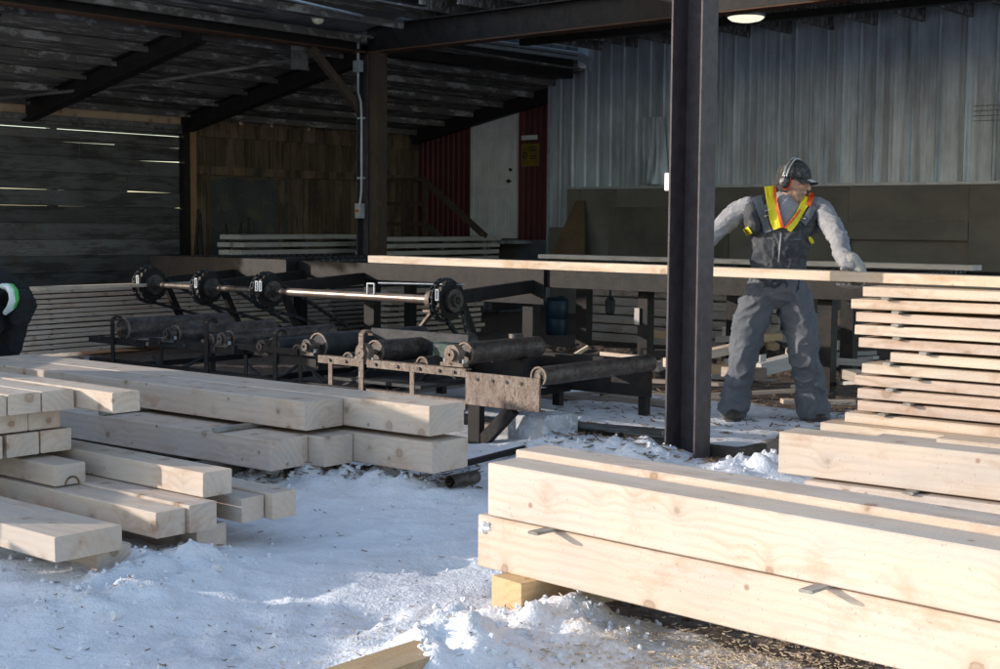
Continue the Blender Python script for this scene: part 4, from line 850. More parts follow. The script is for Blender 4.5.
for px in (100, 135, 160, 185, 215, 330, 346, 376, 398, 420, 440, 455):
    c_ = rx(px); part(MB().tube([c_-D2*.006+Z3*.425, c_-D2*.018+Z3*.425], .011, 6), 'bolt', M['drum'], RC)
for px, z0 in ((160, .26), (245, .26), (300, .26), (330, .26), (412, .26)):
    c_ = rx(px); part(MB().frame(c_, D1, D2, -.018, .018, -.004, .004, z0, .40), 'gusset', M['steel' if px < 320 else 'rust'], RC)
mb = MB(); mb.bar(rx(300)-D2*.02+Z3*.46, rx(240)-D2*.02+Z3*.46, .02, .04); part(mb, 'guard_rail', M['steel'], RC)
# ------------------------------------------------------------------ stickered board stacks inside
LAB = {}
def stack(P, ang, L, n, pitch, th, dz0, mat, base, grp, w=.2, rows=2, bow=0, stk=True, jit=.03, names=None):
    """boards run along dr(ang); bottom corner P."""
    for i in range(n):
        z = dz0+pitch*(n-1-i)
        for r_ in range(rows):
            Q = V(P.x, P.y, z)+dd(ang)*(r_*(w+.012))+dr(ang)*random.uniform(-jit, jit)
            lb = (('front' if r_ == 0 else 'rear' if r_ == 1 else 'far')+f' board of the {ORD[i]} layer down in {base}')
            timber('board', Q, ang, 0, L, w, th, mat, lb, 'board', grp, 6, bow=bow+random.uniform(-.006, .006), bev=.002)
    if stk:
        for j, t in enumerate((.1, .5, .9)):
            for i in range(1, n):
                z = dz0+pitch*(n-1-i)+th; Q = V(P.x, P.y, z)+dr(ang)*(L*t)-dd(ang)*.01
                across(Q, ang, rows*(w+.012), .03, pitch-th-.0005, M['wall_grey'], f'{["left", "middle", "right"][j]} sticker on the {ORD[i]} layer down in {base}', 'sticker', 'stickers in '+base, 'sticker')
# boards of these stacks run along D2, so their long faces look towards the near right: use angle A-90... runs along dr(A+90)=dd(A)
PL = W(14, 357, .06)
aL = A+90                                   # dr(aL) = dd(A); dd(aL) = -dr(A): rows go away from the camera side
stack(PL, aL+4, 4.3, 13, .0485, .037, .06, M['timber2'], 'the far left stack', 'boards of the far left stack', w=.18, rows=2, jit=.05)
P = W(40, 291, .70); timber('board', V(P.x, P.y, .700), aL+3, 0, 2.1, .18, .034, M['board'], 'sunlit board lying on top of the far left stack', 'board', None, 6)
P = WY(242, 262, 18.0); stack(V(P.x, P.y, 0), aL+6, 2.5, 4, .098, .06, .82, M['greyboard'], 'the small stack by the brown wall', 'boards before the brown wall', w=.2, rows=2, jit=.04)
for t in (.2, 1.1, 2.2): q = V(P.x, P.y, 0)+dr(aL+6)*t; 
bt = thing('trestle', V(P.x, P.y, 0), 'dark trestle carrying the small stack before the brown board wall', 'trestle')
for t in (.15, 2.2): part(MB().frame(V(P.x, P.y, 0)+dr(aL+6)*t, dr(aL+6), dd(aL+6), 0, .1, .0, .4, 0, .818), 'leg', M['wall_grey'], bt)
P = WY(380, 262, 19.0); stack(V(P.x, P.y, 0), aL+6, 2.9, 4, .098, .06, .80, M['greyboard'], 'the small stack below the door landing', 'boards below the landing', w=.2, rows=2, jit=.04)
bt = thing('trestle', V(P.x, P.y, 0), 'dark trestle carrying the small stack below the door landing', 'trestle')
for t in (.15, 2.6): part(MB().frame(V(P.x, P.y, 0)+dr(aL+6)*t, dr(aL+6), dd(aL+6), 0, .1, .0, .4, 0, .798), 'leg', M['wall_grey'], bt)
P = WY(250, 332, 15.6); stack(V(P.x, P.y, 0), aL, 2.6, 10, .055, .036, .08, M['aged'], 'the stack under the line shaft', 'boards of the stack under the shaft', w=.2, rows=1, jit=.04)
P = WY(388, 330, 15.4); stack(V(P.x, P.y, 0), aL, 1.6, 9, .062, .04, .06, M['board'], 'the stack beside the middle column', 'boards of the stack right of the middle column', w=.2, rows=1, jit=.06, stk=True)
P = WY(585, 345, 15.6); stack(V(P.x, P.y, 0), A, 2.4, 6, .10, .085, .06, M['aged'], 'the dark stack under the chain table', 'squared logs under the chain table', w=.2, rows=1, jit=.1, stk=False)
# upright poles and tools before the brown wall
for k, px in enumerate((193, 200, 228, 236, 246)):
    q = WY(px, 250, 18.6); q.z = 0; h_ = random.uniform(1.3, 1.55); mb = MB(); mb.tube([q+Z3*0, q+V(.03, .0, h_*.5), q+V(.01+random.uniform(-.06, .06), .02, h_)], [.035, .028, .02], 8)
    tag(mb.build('iron_bar', M['steel'], origin=q), 'black iron bar standing upright before the brown board wall', 'bar', 'iron bars before the brown wall')
# blue barrel
q = WY(557, 318, 17.0); q.z = 0; bz = thing('barrel', q, 'blue plastic barrel half hidden under the chain table', 'barrel')
pr = [(.0, 0), (.12, .0), (.13, .03), (.14, .25), (.131, .27), (.141, .29), (.141, .55), (.131, .57), (.14, .59), (.127, .60), (.10, .62), (.0, .62)]
mb = MB(); n = 28; vs = []; fs = []
for rr, z in pr: vs += [q+V(max(rr, .001)*math.cos(6.2832*k/n), max(rr, .001)*math.sin(6.2832*k/n), z*.74) for k in range(n)]
for i in range(len(pr)-1):
    for k in range(n): fs.append((i*n+k, i*n+(k+1) % n, (i+1)*n+(k+1) % n, (i+1)*n+k))
part(mb.add(vs, fs), 'body', M['blue'], bz, smooth=True); part(MB().tube([q+V(.05, 0, .459), q+V(.05, 0, .475)], .03, 12), 'bung', M['black'], bz)
# white block in the snow
q = W(508, 443, 0); timber('block', V(q.x, q.y, -.02), 38, 0, .34, .26, .215, M['concrete'], 'pale snowy concrete block beside the diagonal conveyor leg', 'block', None, 8, bev=.02, tw=.02)
# timber mat under the worker
q = W(741, 463, 0); mt = thing('timber_mat', q, 'thick snowy timber mat that the worker stands on, its dark edge beside the column', 'mat')
for k in range(6):
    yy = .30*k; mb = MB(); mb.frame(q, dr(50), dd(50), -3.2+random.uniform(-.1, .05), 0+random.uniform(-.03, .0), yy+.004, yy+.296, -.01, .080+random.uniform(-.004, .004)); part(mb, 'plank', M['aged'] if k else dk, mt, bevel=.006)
mb = MB(); nx_, ny_ = 70, 42; vs = []; fs = []
for j in range(ny_+1):
    for i in range(nx_+1):
        x = -3.1+3.08*i/nx_; y = .02+1.74*j/ny_; p = q+dr(50)*x+dd(50)*y; e = min(1, min(i, nx_-i, j, ny_-j)/2.5)
        vs.append(p+Z3*(.078+e*(.016+.016*mn.noise(p*3)+.008*mn.noise(p*9))))
fs = [(j*(nx_+1)+i, j*(nx_+1)+i+1, (j+1)*(nx_+1)+i+1, (j+1)*(nx_+1)+i) for j in range(ny_) for i in range(nx_)]
part(mb.add(vs, fs), 'snow_cover', M['snow'], mt, smooth=True)
q = W(560, 434, 0)
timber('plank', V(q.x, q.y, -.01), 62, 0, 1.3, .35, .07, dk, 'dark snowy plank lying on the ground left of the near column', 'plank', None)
for (px, py, L_, an, w_, mt_, lb) in ((585, 400, 1.1, 62, .14, 'aged', 'dark snowy board lying flat behind the last roller, left of the column'), (640, 404, .8, 40, .12, 'aged', 'dark board lying flat on the floor left of the column, far side'),
                                    (545, 418, .5, 70, .10, 'wall_grey', 'short dark board in the snow beside the concrete block'), (650, 441, .6, 48, .16, 'aged', 'dark plank half under snow just left of the column foot'), (610, 432, .7, 58, .10, 'wall_grey', 'narrow dark plank in the snow left of the column')):
    zz = 0 if px in (545, 650) else .1; P = W(px, py, zz); timber('plank', V(P.x, P.y, zz if zz else gh(P.x, P.y)-.005), an, -L_/2, L_/2, w_, .03, M[mt_], lb, 'plank', None, 5, bev=.002, tilt=rs0.uniform(-.03, .03))
def heap(name, c0, ux, uy, rx_, ry_, h_, mat, lab, cat):
    n_ = 60; vs = []
    for j in range(n_+1):
        for i in range(n_+1):
            u = -1+2*i/n_; v_ = -1+2*j/n_; p = c0+ux*u*rx_+uy*v_*ry_; k_ = max(0, 1-(u*u+v_*v_))
            vs.append(V(p.x, p.y, -.03+h_*k_**.7*(1+.5*mn.noise(p*3))+(.05*mn.noise(p*9)+.03*mn.noise(p*23))*min(1, k_*4)))
    o_ = MB().add(vs, [(j*(n_+1)+i, j*(n_+1)+i+1, (j+1)*(n_+1)+i+1, (j+1)*(n_+1)+i) for j in range(n_) for i in range(n_)]).build(name, mat, origin=c0); return tag(o_, lab, cat, kind='stuff')
hc0 = W(600, 372, 0); heap('bark_heap', V(hc0.x, hc0.y, 0), dr(50), dd(50), 1.5, .6, .22, M['bark'], 'dark heap of bark and slabs under the chain table', 'bark heap')
hc0 = W(775, 372, 0); heap('bark_heap', V(hc0.x, hc0.y, 0), dr(50), dd(50), 1.1, .6, .24, M['bark'], 'dark heap of bark behind the worker', 'bark heap')
# steel bar lying by the conveyor foot
mb = MB(); mb.bar(W(440, 470, .02), W(545, 443, .02), .03, .03); tag(mb.build('angle_bar', M['steel'], origin=W(470, 460, .02)), 'thin dark bar lying on the snow by the diagonal conveyor leg', 'bar')
# scraps of wood lying about
SC = 'scrap boards strewn on the shed floor'
rs = random.Random(11)
def scrap(px, py, L, ang, w_, th, mat, lab, z=0., tilt=0., g=SC, Y=None):
    P = W(px, py, z) if Y is None else WY(px, py, Y); return timber('scrap_board', P, ang, -L/2, L/2, w_, th, M[mat], lab, 'scrap', g, 4, bev=.002, tilt=tilt)
scrap(598, 416, .62, 35, .06, .02, 'board', 'pale stick lying flat on the snow between conveyor end and near column', .02, g=None)
scrap(655, 424, .35, 95, .05, .03, 'aged', 'short dark stick lying against the near column on its left', .03, .15, g=None)
scrap(622, 358, .50, 40, .06, .03, 'board', 'bright sunlit offcut lying behind the last roller', .30, g=None)
scrap(578, 362, .16, 100, .05, .03, 'board', 'tiny upright offcut behind the last roller', .28, .6, g=None)
scrap(486, 312, 1.3, 118, .07, .03, 'board', 'thin lath leaning up under the face plate of the chain table', .42, .20, g=None)
for k in range(34):
    px = rs.uniform(545, 850); py = rs.uniform(352, 412)
    scrap(px, py, rs.uniform(.25, .9), rs.uniform(20, 110), rs.uniform(.04, .12), rs.uniform(.015, .04), rs.choice(['aged', 'aged', 'greyboard', 'wall_grey', 'board']), 'rough scrap board lying on the floor under and behind the chain table', rs.uniform(.01, .10), rs.uniform(-.1, .14))
for k in range(26):
    px = rs.uniform(668, 850); py = rs.uniform(322, 385)
    scrap(px, py, rs.uniform(.25, .6), rs.uniform(0, 160), rs.uniform(.06, .13), rs.uniform(.05, .10), rs.choice(['aged', 'block', 'greyboard', 'board']), 'split piece of firewood in the heap behind the worker', rs.uniform(.10, .36), rs.uniform(-.2, .2), g='firewood heap behind the worker')
for k in range(14):
    px = rs.uniform(130, 480); py = rs.uniform(372, 400)
    P = rx(px)+D2*rs.uniform(.2, 1.0)+Z3*rs.uniform(.01, .06); timber('scrap_board', P, rs.uniform(0, 120), -.2, rs.uniform(.1, .4), .07, .025, M['aged'], 'scrap board lying under the roller conveyor', 'scrap', 'scraps under the roller conveyor', 4, bev=.002)
# off to the left, beyond the frame: lumber packs added to cast shade across the yard
def pack(P, ang, L, w, h, lab):
    t_ = thing('shade_pack', P, lab, 'lumber pack', 'unseen lumber packs added for shade'); n = int(h/.09)
    for i in range(n):
        mb = MB()
        for j in range(int(w/.15)): mb.frame(P, dr(ang), dd(ang), -L+rs.uniform(0, .06), rs.uniform(-.06, .0), j*.15, j*.15+.146, .02+i*.09, .02+i*.09+.08)
        part(mb, 'layer', M['greyboard'], t_)
    return t_
# ------------------------------------------------------------------ people
from mathutils.bvhtree import BVHTree
def cr(a, b, c, d, t): return tuple(.5*((2*b[i])+(-a[i]+c[i])*t+(2*a[i]-5*b[i]+4*c[i]-d[i])*t*t+(-a[i]+3*b[i]-3*c[i]+d[i])*t**3) for i in range(len(a)))
def limb(mb, J, u=None, sub=5, n=20, ends=True):
    """J: list of (point, ra, rb): elliptical sections, ra along u."""
    K = [(*p, ra, rb) for p, ra, rb in J]; K = [K[0]]+K+[K[-1]]; S = []
    for i in range(1, len(K)-2):
        for s_ in range(sub): S.append(cr(K[i-1], K[i], K[i+1], K[i+2], s_/sub))
    S.append(K[-1]); P = [Vector(s_[:3]) for s_ in S]; vs = []; fs = []
    t0 = (P[1]-P[0]).normalized(); t1 = (P[-1]-P[-2]).normalized(); rings = []
    if ends:
        for a_ in (80, 55, 30): rings.append((P[0]-t0*math.sin(R(a_))*min(S[0][3], S[0][4])*.9, S[0][3]*math.cos(R(a_)), S[0][4]*math.cos(R(a_)), t0))
    for i, p in enumerate(P): rings.append((p, S[i][3], S[i][4], (P[min(i+1, len(P)-1)]-P[max(0, i-1)]).normalized()))
    if ends:
        for a_ in (30, 55, 80): rings.append((P[-1]+t1*math.sin(R(a_))*min(S[-1][3], S[-1][4])*.9, S[-1][3]*math.cos(R(a_)), S[-1][4]*math.cos(R(a_)), t1))
    for (p, ra, rb, t) in rings:
        uu = (u if u is not None else V(1, 0, 0)); uu = (uu-t*uu.dot(t)).normalized(); w_ = t.cross(uu)
        vs += [p+uu*ra*math.cos(6.28319*k/n)+w_*rb*math.sin(6.28319*k/n) for k in range(n)]
    m_ = len(rings)
    for i in range(m_-1):
        for k in range(n): fs.append((i*n+k, i*n+(k+1) % n, (i+1)*n+(k+1) % n, (i+1)*n+k))
    fs.append(tuple(range(n-1, -1, -1))); fs.append(tuple((m_-1)*n+k for k in range(n))); mb.add(vs, fs); return mb
def ell(mb, c, ax, n=20, m=14):                      # ax: three scaled axis vectors
    vs = [c+ax[2]]; fs = []
    for i in range(1, m):
        th = math.pi*i/m
        vs += [c+ax[0]*math.sin(th)*math.cos(6.28319*k/n)+ax[1]*math.sin(th)*math.sin(6.28319*k/n)+ax[2]*math.cos(th) for k in range(n)]
    vs.append(c-ax[2]); L = len(vs)-1
    for k in range(n): fs.append((0, 1+k, 1+(k+1) % n)); fs.append((L, L-n+(k+1) % n, L-n+k))
    for i in range(m-2):
        for k in range(n): fs.append((1+i*n+k, 1+(i+1)*n+k, 1+(i+1)*n+(k+1) % n, 1+i*n+(k+1) % n))
    return mb.add(vs, fs)
def fuse(mb, name, mat, parent, vox=.01, it=6, fac=.5, disp=None):
    """Join the overlapping volumes into ONE continuous skin."""
    me = bpy.data.meshes.new('tmp'); me.from_pydata(mb.v, [], mb.f); bm = bmesh.new(); bm.from_mesh(me); bmesh.ops.recalc_face_normals(bm, faces=bm.faces); bm.to_mesh(me); bm.free()
    ob = bpy.data.objects.new('tmp', me); C.objects.link(ob)
    r_ = ob.modifiers.new('r', 'REMESH'); r_.mode = 'VOXEL'; r_.voxel_size = vox
    s_ = ob.modifiers.new('s', 'SMOOTH'); s_.iterations = it; s_.factor = fac
    dg = bpy.context.evaluated_depsgraph_get(); ev = ob.evaluated_get(dg); out = bpy.data.meshes.new_from_object(ev)
    bpy.data.objects.remove(ob); out.name = name
    if disp:
        nn = [v_.normal.copy() for v_ in out.vertices]
        for v_, q in zip(out.vertices, nn): v_.co = v_.co+q*disp(v_.co.copy(), q)
    out.materials.clear(); out.materials.append(mat)
    for p in out.polygons: p.use_smooth = True
    o = bpy.data.objects.new(name, out); C.objects.link(o); pl = V(0, 0, 0); p = parent
    while p is not None: pl = pl+Vector(p.location); p = p.parent
    for v_ in out.vertices: v_.co -= pl
    o.parent = parent; o['_w'] = 1; del o['_w']; return o, pl
def folds(amp, f, sx=1., sz=1.):
    def d(p, n):
        w_ = mn.noise_vector(p*f*.35)*.9; q = V((p.x+p.z*.35)*f*sx, p.y*f*sx, (p.z-p.x*.25)*f*sz*1.7)+w_
        r_ = (1-min(1, abs(mn.noise(q))*3.2))**2; r2 = (1-min(1, abs(mn.noise(q*1.9+V(7, 3, 1)))*3.0))**2
        return amp*(r_*.9+r2*.45-.3)
    return d
M['skin'] = rock('skin', (.62, .36, .26), (.50, .27, .19), 14, .5, bs=.08)
M['stubble'] = rock('skin_stubble', (.40, .25, .18), (.30, .19, .14), 60, .6, bs=.15)
M['denim'] = rock('dusty_worn_denim', (.085, .095, .115), (.15, .155, .17), 5, .9, bs=.7, bd=.008, detail=6, lo=.2, hi=.85)
M['bib'] = rock('dark_grey_canvas', (.04, .043, .052), (.07, .073, .082), 6, .9, c3=(.09, .09, .095), bs=.8, bd=.01)
M['sweater'] = rock('grey_sweatshirt', (.30, .30, .32), (.24, .24, .26), 9, .95, bs=.8, bd=.008)
M['hivis'] = rock('hivis_yellow', (.80, .72, .02), (.72, .60, .02), 20, .7, bs=.2)
M['orange'] = rock('hivis_orange', (.85, .13, .03), (.75, .10, .03), 20, .7, bs=.2)
M['cap'] = rock('black_cap_cloth', (.02, .02, .022), (.045, .045, .045), 14, .8, c3=(.09, .09, .08))
M['cup'] = rock('earmuff_plastic', (.02, .02, .02), (.04, .04, .04), 10, .3, bs=.05)
M['glove'] = rock('grey_work_glove', (.40, .37, .34), (.25, .23, .22), 20, .9, bs=.5)
M['boot'] = rock('worn_boot_leather', (.035, .030, .028), (.09, .07, .055), 14, .6)
M['silver'] = rock('bare_buckle', (.6, .6, .6), (.4, .4, .4), 14, .35, .8)
Y0 = 9.0
foot = W(775, 421, .085)
man = thing('person', foot, 'worker in grey overalls, hi-vis harness, black cap and ear defenders holding a long board', 'person')
g_ = lambda px, py, Y=Y0: WY(px, py, Y)
face = V(.80, -.58, -.16).normalized(); hu = V(.10, -.02, 1); hu = (hu-face*hu.dot(face)).normalized(); hs_ = hu.cross(face)   # hs_ points away from the camera or towards it
if hs_.y > 0: hs_ = -hs_                                   # side of the head that looks at the camera
hc = g_(793.5, 181.5, 8.96)
fdir = V(-.30, -.95, 0).normalized(); lat = V(.95, -.30, 0)
Tor = [(g_(777, 292), .160, .125), (g_(777, 270), .165, .125), (g_(780, 245), .178, .130), (g_(783, 225), .195, .130), (g_(784, 211), .185, .110)]
LL = [(g_(760, 294), .10, .11), (g_(756, 308), .112, .115), (g_(749, 330, 8.97), .106, .105), (g_(744, 352, 8.93), .093, .095), (g_(740, 374, 8.96), .086, .088), (g_(736, 392, 8.97), .086, .09), (g_(736, 404, 8.95), .096, .105), (g_(734, 412, 8.93), .085, .095)]
RL = [(g_(793, 294), .10, .11), (g_(796, 308), .118, .115), (g_(801, 330, 8.97), .108, .105), (g_(804, 352, 8.92), .096, .095), (g_(808, 374, 8.94), .092, .092), (g_(811, 394, 8.95), .098, .095), (g_(813, 406, 8.93), .106, .11), (g_(813, 413, 8.92), .098, .105)]
HBd = dr(HB[1]); HBn = dd(HB[1]); tb_ = lambda px: HB[0]+HBd*tpx(HB[0], HBd, px, -1, 6)
hR = tb_(842)+HBn*.11; hR.z = 1.05; hL = tb_(690)+HBn*.11; hL.z = 1.05
AL_ = [(g_(750, 207), .080, .080), (g_(738, 212, 9.03), .078, .080), (g_(722, 226, 9.05), .070, .072), (g_(709, 240, 9.05), .062, .064), (g_(701, 251, 9.05), .055, .057), (hL+V(.0, .04, .05), .046, .046)]
AR_ = [(g_(812, 207), .080, .080), (g_(823, 212, 8.95), .078, .080), (g_(833, 228, 8.82), .070, .070), (g_(840, 243, 8.66), .064, .064), (g_(842, 255, 8.46), .056, .056), (hR+V(.0, .05, .07), .048, .048)]
AL = [(p, a_*.88, b_*.9) for p, a_, b_ in AL_]; AR = [(p, a_*.88, b_*.9) for p, a_, b_ in AR_]
mb = MB(); sk = lambda J, k: [(p, a_*k, b_*k) for p, a_, b_ in J]
limb(mb, sk(Tor, .85), lat); limb(mb, sk(LL, .7), lat); limb(mb, sk(RL, .7), lat); limb(mb, sk(AL, .75)); limb(mb, sk(AR, .75))
neck0 = g_(785, 209, 9.0); limb(mb, [(neck0, .07, .075), (neck0.lerp(hc, .5)+V(0, .0, 0), .058, .062), (hc-hu*.04-face*.015, .06, .06)], lat)
ell(mb, hc+hu*.012-face*.008, (hs_*.076, face*.094, hu*.108))                       # skull
ell(mb, hc+face*.030-hu*.045, (hs_*.060, face*.066, hu*.072))                       # face
ell(mb, hc+face*.052-hu*.095, (hs_*.036, face*.034, hu*.028))                       # chin
limb(mb, [(hc+face*.090+hu*.010, .010, .012), (hc+face*.106-hu*.016, .013, .014), (hc+face*.112-hu*.030, .016, .014)], hs_, n=10)   # nose
for sd in (-1, 1):
    ell(mb, hc+face*.088+hs_*.030*sd+hu*.022, (hs_*.024, face*.012, hu*.010), 10, 8)   # brow
    ell(mb, hc+face*.078+hs_*.042*sd-hu*.022, (hs_*.022, face*.018, hu*.020), 10, 8)   # cheek
    ell(mb, hc+hs_*.079*sd-hu*.01, (hs_*.012, face*.018, hu*.032), 10, 8)
ell(mb, hc+face*.088-hu*.056, (hs_*.026, face*.012, hu*.007), 12, 8); ell(mb, hc+face*.085-hu*.069, (hs_*.022, face*.012, hu*.007), 12, 8)    # lips
for J in ((g_(733, 416), -1), (g_(815, 416), 1)): pass
body, _ = fuse(mb, 'body', M['skin'], man, .0055, 5, .4)
# stubble: lower face gets its own material on the same skin
body.data.materials.append(M['stubble']); o0 = Vector(man.location)
for p in body.data.polygons:
    q = p.center+o0-hc
    if q.dot(hu) < -.038 and q.dot(hu) > -.14 and q.length < .17 and q.dot(face) > -.02 and not (-.062 < q.dot(hu)+.0 < -.050 and abs(q.dot(hs_)) < .022): p.material_index = 1
for sd in (-1, 1): 
    e_ = MB(); ell(e_, hc+face*.083+hs_*.030*sd+hu*.004, (hs_*.013, face*.010, hu*.007), 12, 8); part(e_, 'eye', M['black'], man, smooth=True)
# clothes
mb = MB(); limb(mb, [(Tor[0][0]+V(0, 0, .02), .178, .142), (g_(777, 276), .172, .135)], lat); limb(mb, LL, lat); limb(mb, RL, lat)
dz_ = lambda p, n: folds(.020, 6., 1, .7)(p, n)*(1.2 if p.z < .42 else .9)+.009*math.sin(p.z*48+5*mn.noise(p*5))*max(0, 1-max(0, p.z-.10)/.42)
fuse(mb, 'trousers', M['denim'], man, .0075, 4, .45, dz_)
mb = MB(); limb(mb, [(g_(777, 288), .172, .138)]+[(p, a_+.006, b_+.01) for p, a_, b_ in Tor[1:3]]+[(g_(783, 230), .196, .135)], lat)
limb(mb, [(g_(754, 226), .065, .125), (g_(757, 211), .085, .115), (g_(766, 202), .04, .08)], lat); limb(mb, [(g_(811, 226), .06, .125), (g_(808, 211), .08, .115), (g_(803, 203), .035, .08)], lat)
bib, _ = fuse(mb, 'overall_bib', M['bib'], man, .009, 6, .5, folds(.016, 6., 1, .8))
mb = MB(); limb(mb, AL[:-1]+[(AL[-1][0], .050, .050)]); limb(mb, AR[:-1]+[(AR[-1][0], .052, .052)]); limb(mb, [(g_(752, 210), .075, .09), (g_(784, 208), .06, .085), (g_(813, 210), .075, .09)], Z3)
limb(mb, [(neck0-V(0, 0, .02), .085, .085), (neck0.lerp(hc, .33), .070, .072)], lat)
limb(mb, [(g_(784, 204), .10, .10), (g_(784, 218), .12, .126), (g_(784, 236), .12, .124)], lat)
swt, _ = fuse(mb, 'sweatshirt', M['sweater'], man, .0085, 5, .45, folds(.010, 7., 1, .9))
# boots
for nm, px, py, dx_, L in (('l', 733, 417, -.10, .26), ('r', 815, 417, .22, .27)):
    fd = V(dx_, -1, 0).normalized(); base = W(px, 421, .085)-fd*.09; ls = V(-fd.y, fd.x, 0) if 0 else fd.cross(Z3)
    mb = MB(); limb(mb, [(base-fd*.04+Z3*.045, .045, .045), (base+fd*.05+Z3*.05, .050, .045), (base+fd*.13+Z3*.042, .052, .038), (base+fd*.17+Z3*.036, .044, .03)], ls); limb(mb, [(base+Z3*.05, .05, .058), (base+Z3*.12, .052, .06)], ls)
    bt_, _ = fuse(mb, 'boot', M['boot'], man, .007, 3, .4, folds(.003, 16))
    mb = MB(); pts = [(-.085, .035), (-.05, .046), (.03, .046), (.12, .054), (.18, .045), (.205, .0), (.18, -.045), (.12, -.05), (.03, -.042), (-.05, -.046), (-.085, -.035)]
    vs = [base+fd*u+ls*w_+Z3*z for z in (.002, .026) for u, w_ in pts]; k = len(pts); mb.add(vs, [tuple(range(k-1, -1, -1)), tuple(range(k, 2*k))]+[(i, (i+1) % k, k+(i+1) % k, k+i) for i in range(k)]); s2 = mb.build('sole', M['rubber']); s2.parent = bt_; s2.location = -Vector(man.location)
# gloves: palm behind and above the board, four fingers closing under it, thumb on top
for hp, sg_ in ((hR, 1), (hL, -1)):
    top_z = 1.060; e = hp.copy(); mb = MB()
    ell(mb, e+HBn*.055+Z3*.02, (HBd*.046, HBn*.038, Z3*.048)); limb(mb, [(e+HBn*.06+Z3*.04, .042, .034), (e+V(0, .05, .09), .045, .045)], HBd)
    for f_ in range(4):
        s_ = (f_-1.5)*.0235; L = (.085, .10, .098, .078)[f_]; b_ = e+HBd*s_+HBn*.055
        limb(mb, [(b_+Z3*.0, .012, .012), (b_+V(0, 0, -.045)-HBn*.01, .012, .012), (b_+V(0, 0, -.062)-HBn*.045, .0115, .0115), (b_+V(0, 0, -.058)-HBn*(.06+L*.72), .011, .011), (b_+V(0, 0, -.047)-HBn*(.075+L), .0095, .0095)], HBd, 4, 10)
    limb(mb, [(e+HBd*.035*-sg_+HBn*.045+Z3*.03, .014, .014), (e+HBd*.05*-sg_+HBn*.015+Z3*.042, .014, .013), (e+HBd*.052*-sg_-HBn*.04+Z3*.039, .012, .011)], HBd, 4, 10)
    fuse(mb, 'glove', M['glove'], man, .0042, 3, .35, folds(.002, 30))
# harness strips lie on the bib: found by casting onto it
wv = [Vector(v_.co)+o0 for v_ in bib.data.vertices]; tree = BVHTree.FromPolygons(wv, [tuple(p.vertices) for p in bib.data.polygons])
t2_ = BVHTree.FromPolygons([Vector(v_.co)+o0 for v_ in swt.data.vertices], [tuple(p.vertices) for p in swt.data.polygons])
def onb(px, py, off):
    d = ray(px, py).normalized(); h = tree.ray_cast(CAM, d); h2 = t2_.ray_cast(CAM, d)
    if h[0] is None or (h2[0] is not None and h2[3] < h[3]): h = h2
    if h[0] is not None: h = (h[0], (h[1]*.4-d*.6).normalized())
    return (h[0]+h[1]*off if h[0] is not None else WY(px, py, 8.9))
def strip(name, path, wpx, mat, off=.012, th=.006, parent=man, wf=1.0):
    """ribbon along the path (centre line in photo coordinates), laid on the clothes."""
    pts = []; n = 14
    for i in range(n+1):
        t = i/n*(len(path)-1); k = min(int(t), len(path)-2); u = t-k; pts.append((path[k][0]*(1-u)+path[k+1][0]*u, path[k][1]*(1-u)+path[k+1][1]*u))
    cols = 4; vs = []; nn = []
    for i, (x, y) in enumerate(pts):
        a_ = pts[max(0, i-1)]; b_ = pts[min(n, i+1)]; dx_, dy_ = b_[0]-a_[0], b_[1]-a_[1]; l_ = math.hypot(dx_, dy_); nx1, ny1 = -dy_/l_, dx_/l_
        for c_ in range(cols+1): q = (c_/cols-.5)*wpx; vs.append(onb(x+nx1*q, y+ny1*q, off))
    # keep it a smooth band: average depth along the strip
    m1 = [v_.copy() for v_ in vs]
    for _ in range(4):
        m2 = [v_.copy() for v_ in m1]
        for i in range(1, n):
            for c_ in range(cols+1): m2[i*(cols+1)+c_] = (m1[(i-1)*(cols+1)+c_]+m1[i*(cols+1)+c_]*2+m1[(i+1)*(cols+1)+c_])/4
        m1 = m2
    back = [v_+V(-.0, .95, 0)*th for v_ in m1]; K = len(m1); q_ = cols+1; fs = []
    for i in range(n):
        for c_ in range(cols): a_ = i*q_+c_; fs += [(a_, a_+1, a_+q_+1, a_+q_), (K+a_+q_, K+a_+q_+1, K+a_+1, K+a_)]
        a_ = i*q_; fs.append((a_, a_+q_, K+a_+q_, K+a_)); a_ = i*q_+cols; fs.append((K+a_, K+a_+q_, a_+q_, a_))
    fs.append(tuple(range(q_))+tuple(K+k for k in range(q_-1, -1, -1))); fs.append(tuple(n*q_+k for k in range(q_-1, -1, -1))+tuple(K+n*q_+k for k in range(q_)))
    return part(MB().add(m1+back, fs), name, mat, parent, smooth=True)
hz = strip('harness_strap', [(769, 186), (770.5, 200), (773, 214), (777.5, 229)], 9.0, M['hivis'], .020)
strip('strap_trim', [(774.5, 186), (776.5, 200), (779, 214), (782.5, 228)], 2.6, M['orange'], .023)
strip('harness_strap', [(807.5, 197), (803, 208), (796, 219), (788, 230)], 7.6, M['hivis'], .020)
strip('strap_trim', [(811.5, 193), (811, 200), (808, 206)], 4.5, M['orange'], .024)
strip('strap_trim', [(800, 209), (793, 219), (785, 229)], 2.2, M['orange'], .023)
strip('overall_strap', [(757, 196), (760, 208), (765, 222), (768, 232)], 8, M['denim'], .014); strip('overall_strap', [(815, 204), (810, 213), (803, 224)], 7, M['denim'], .014)
strip('hivis_patch', [(746, 228), (750, 234)], 6, M['hivis'], .012); strip('hivis_patch', [(809, 237), (812, 243)], 3, M['hivis'], .014)
strip('buckle', [(763, 216), (769, 213)], 1.0, M['silver'], .03, .003); strip('buckle', [(764, 211.5), (769, 209.5)], 1.0, M['silver'], .03, .003); strip('buckle', [(801, 216), (806, 218.5)], 1.1, M['silver'], .03, .003)
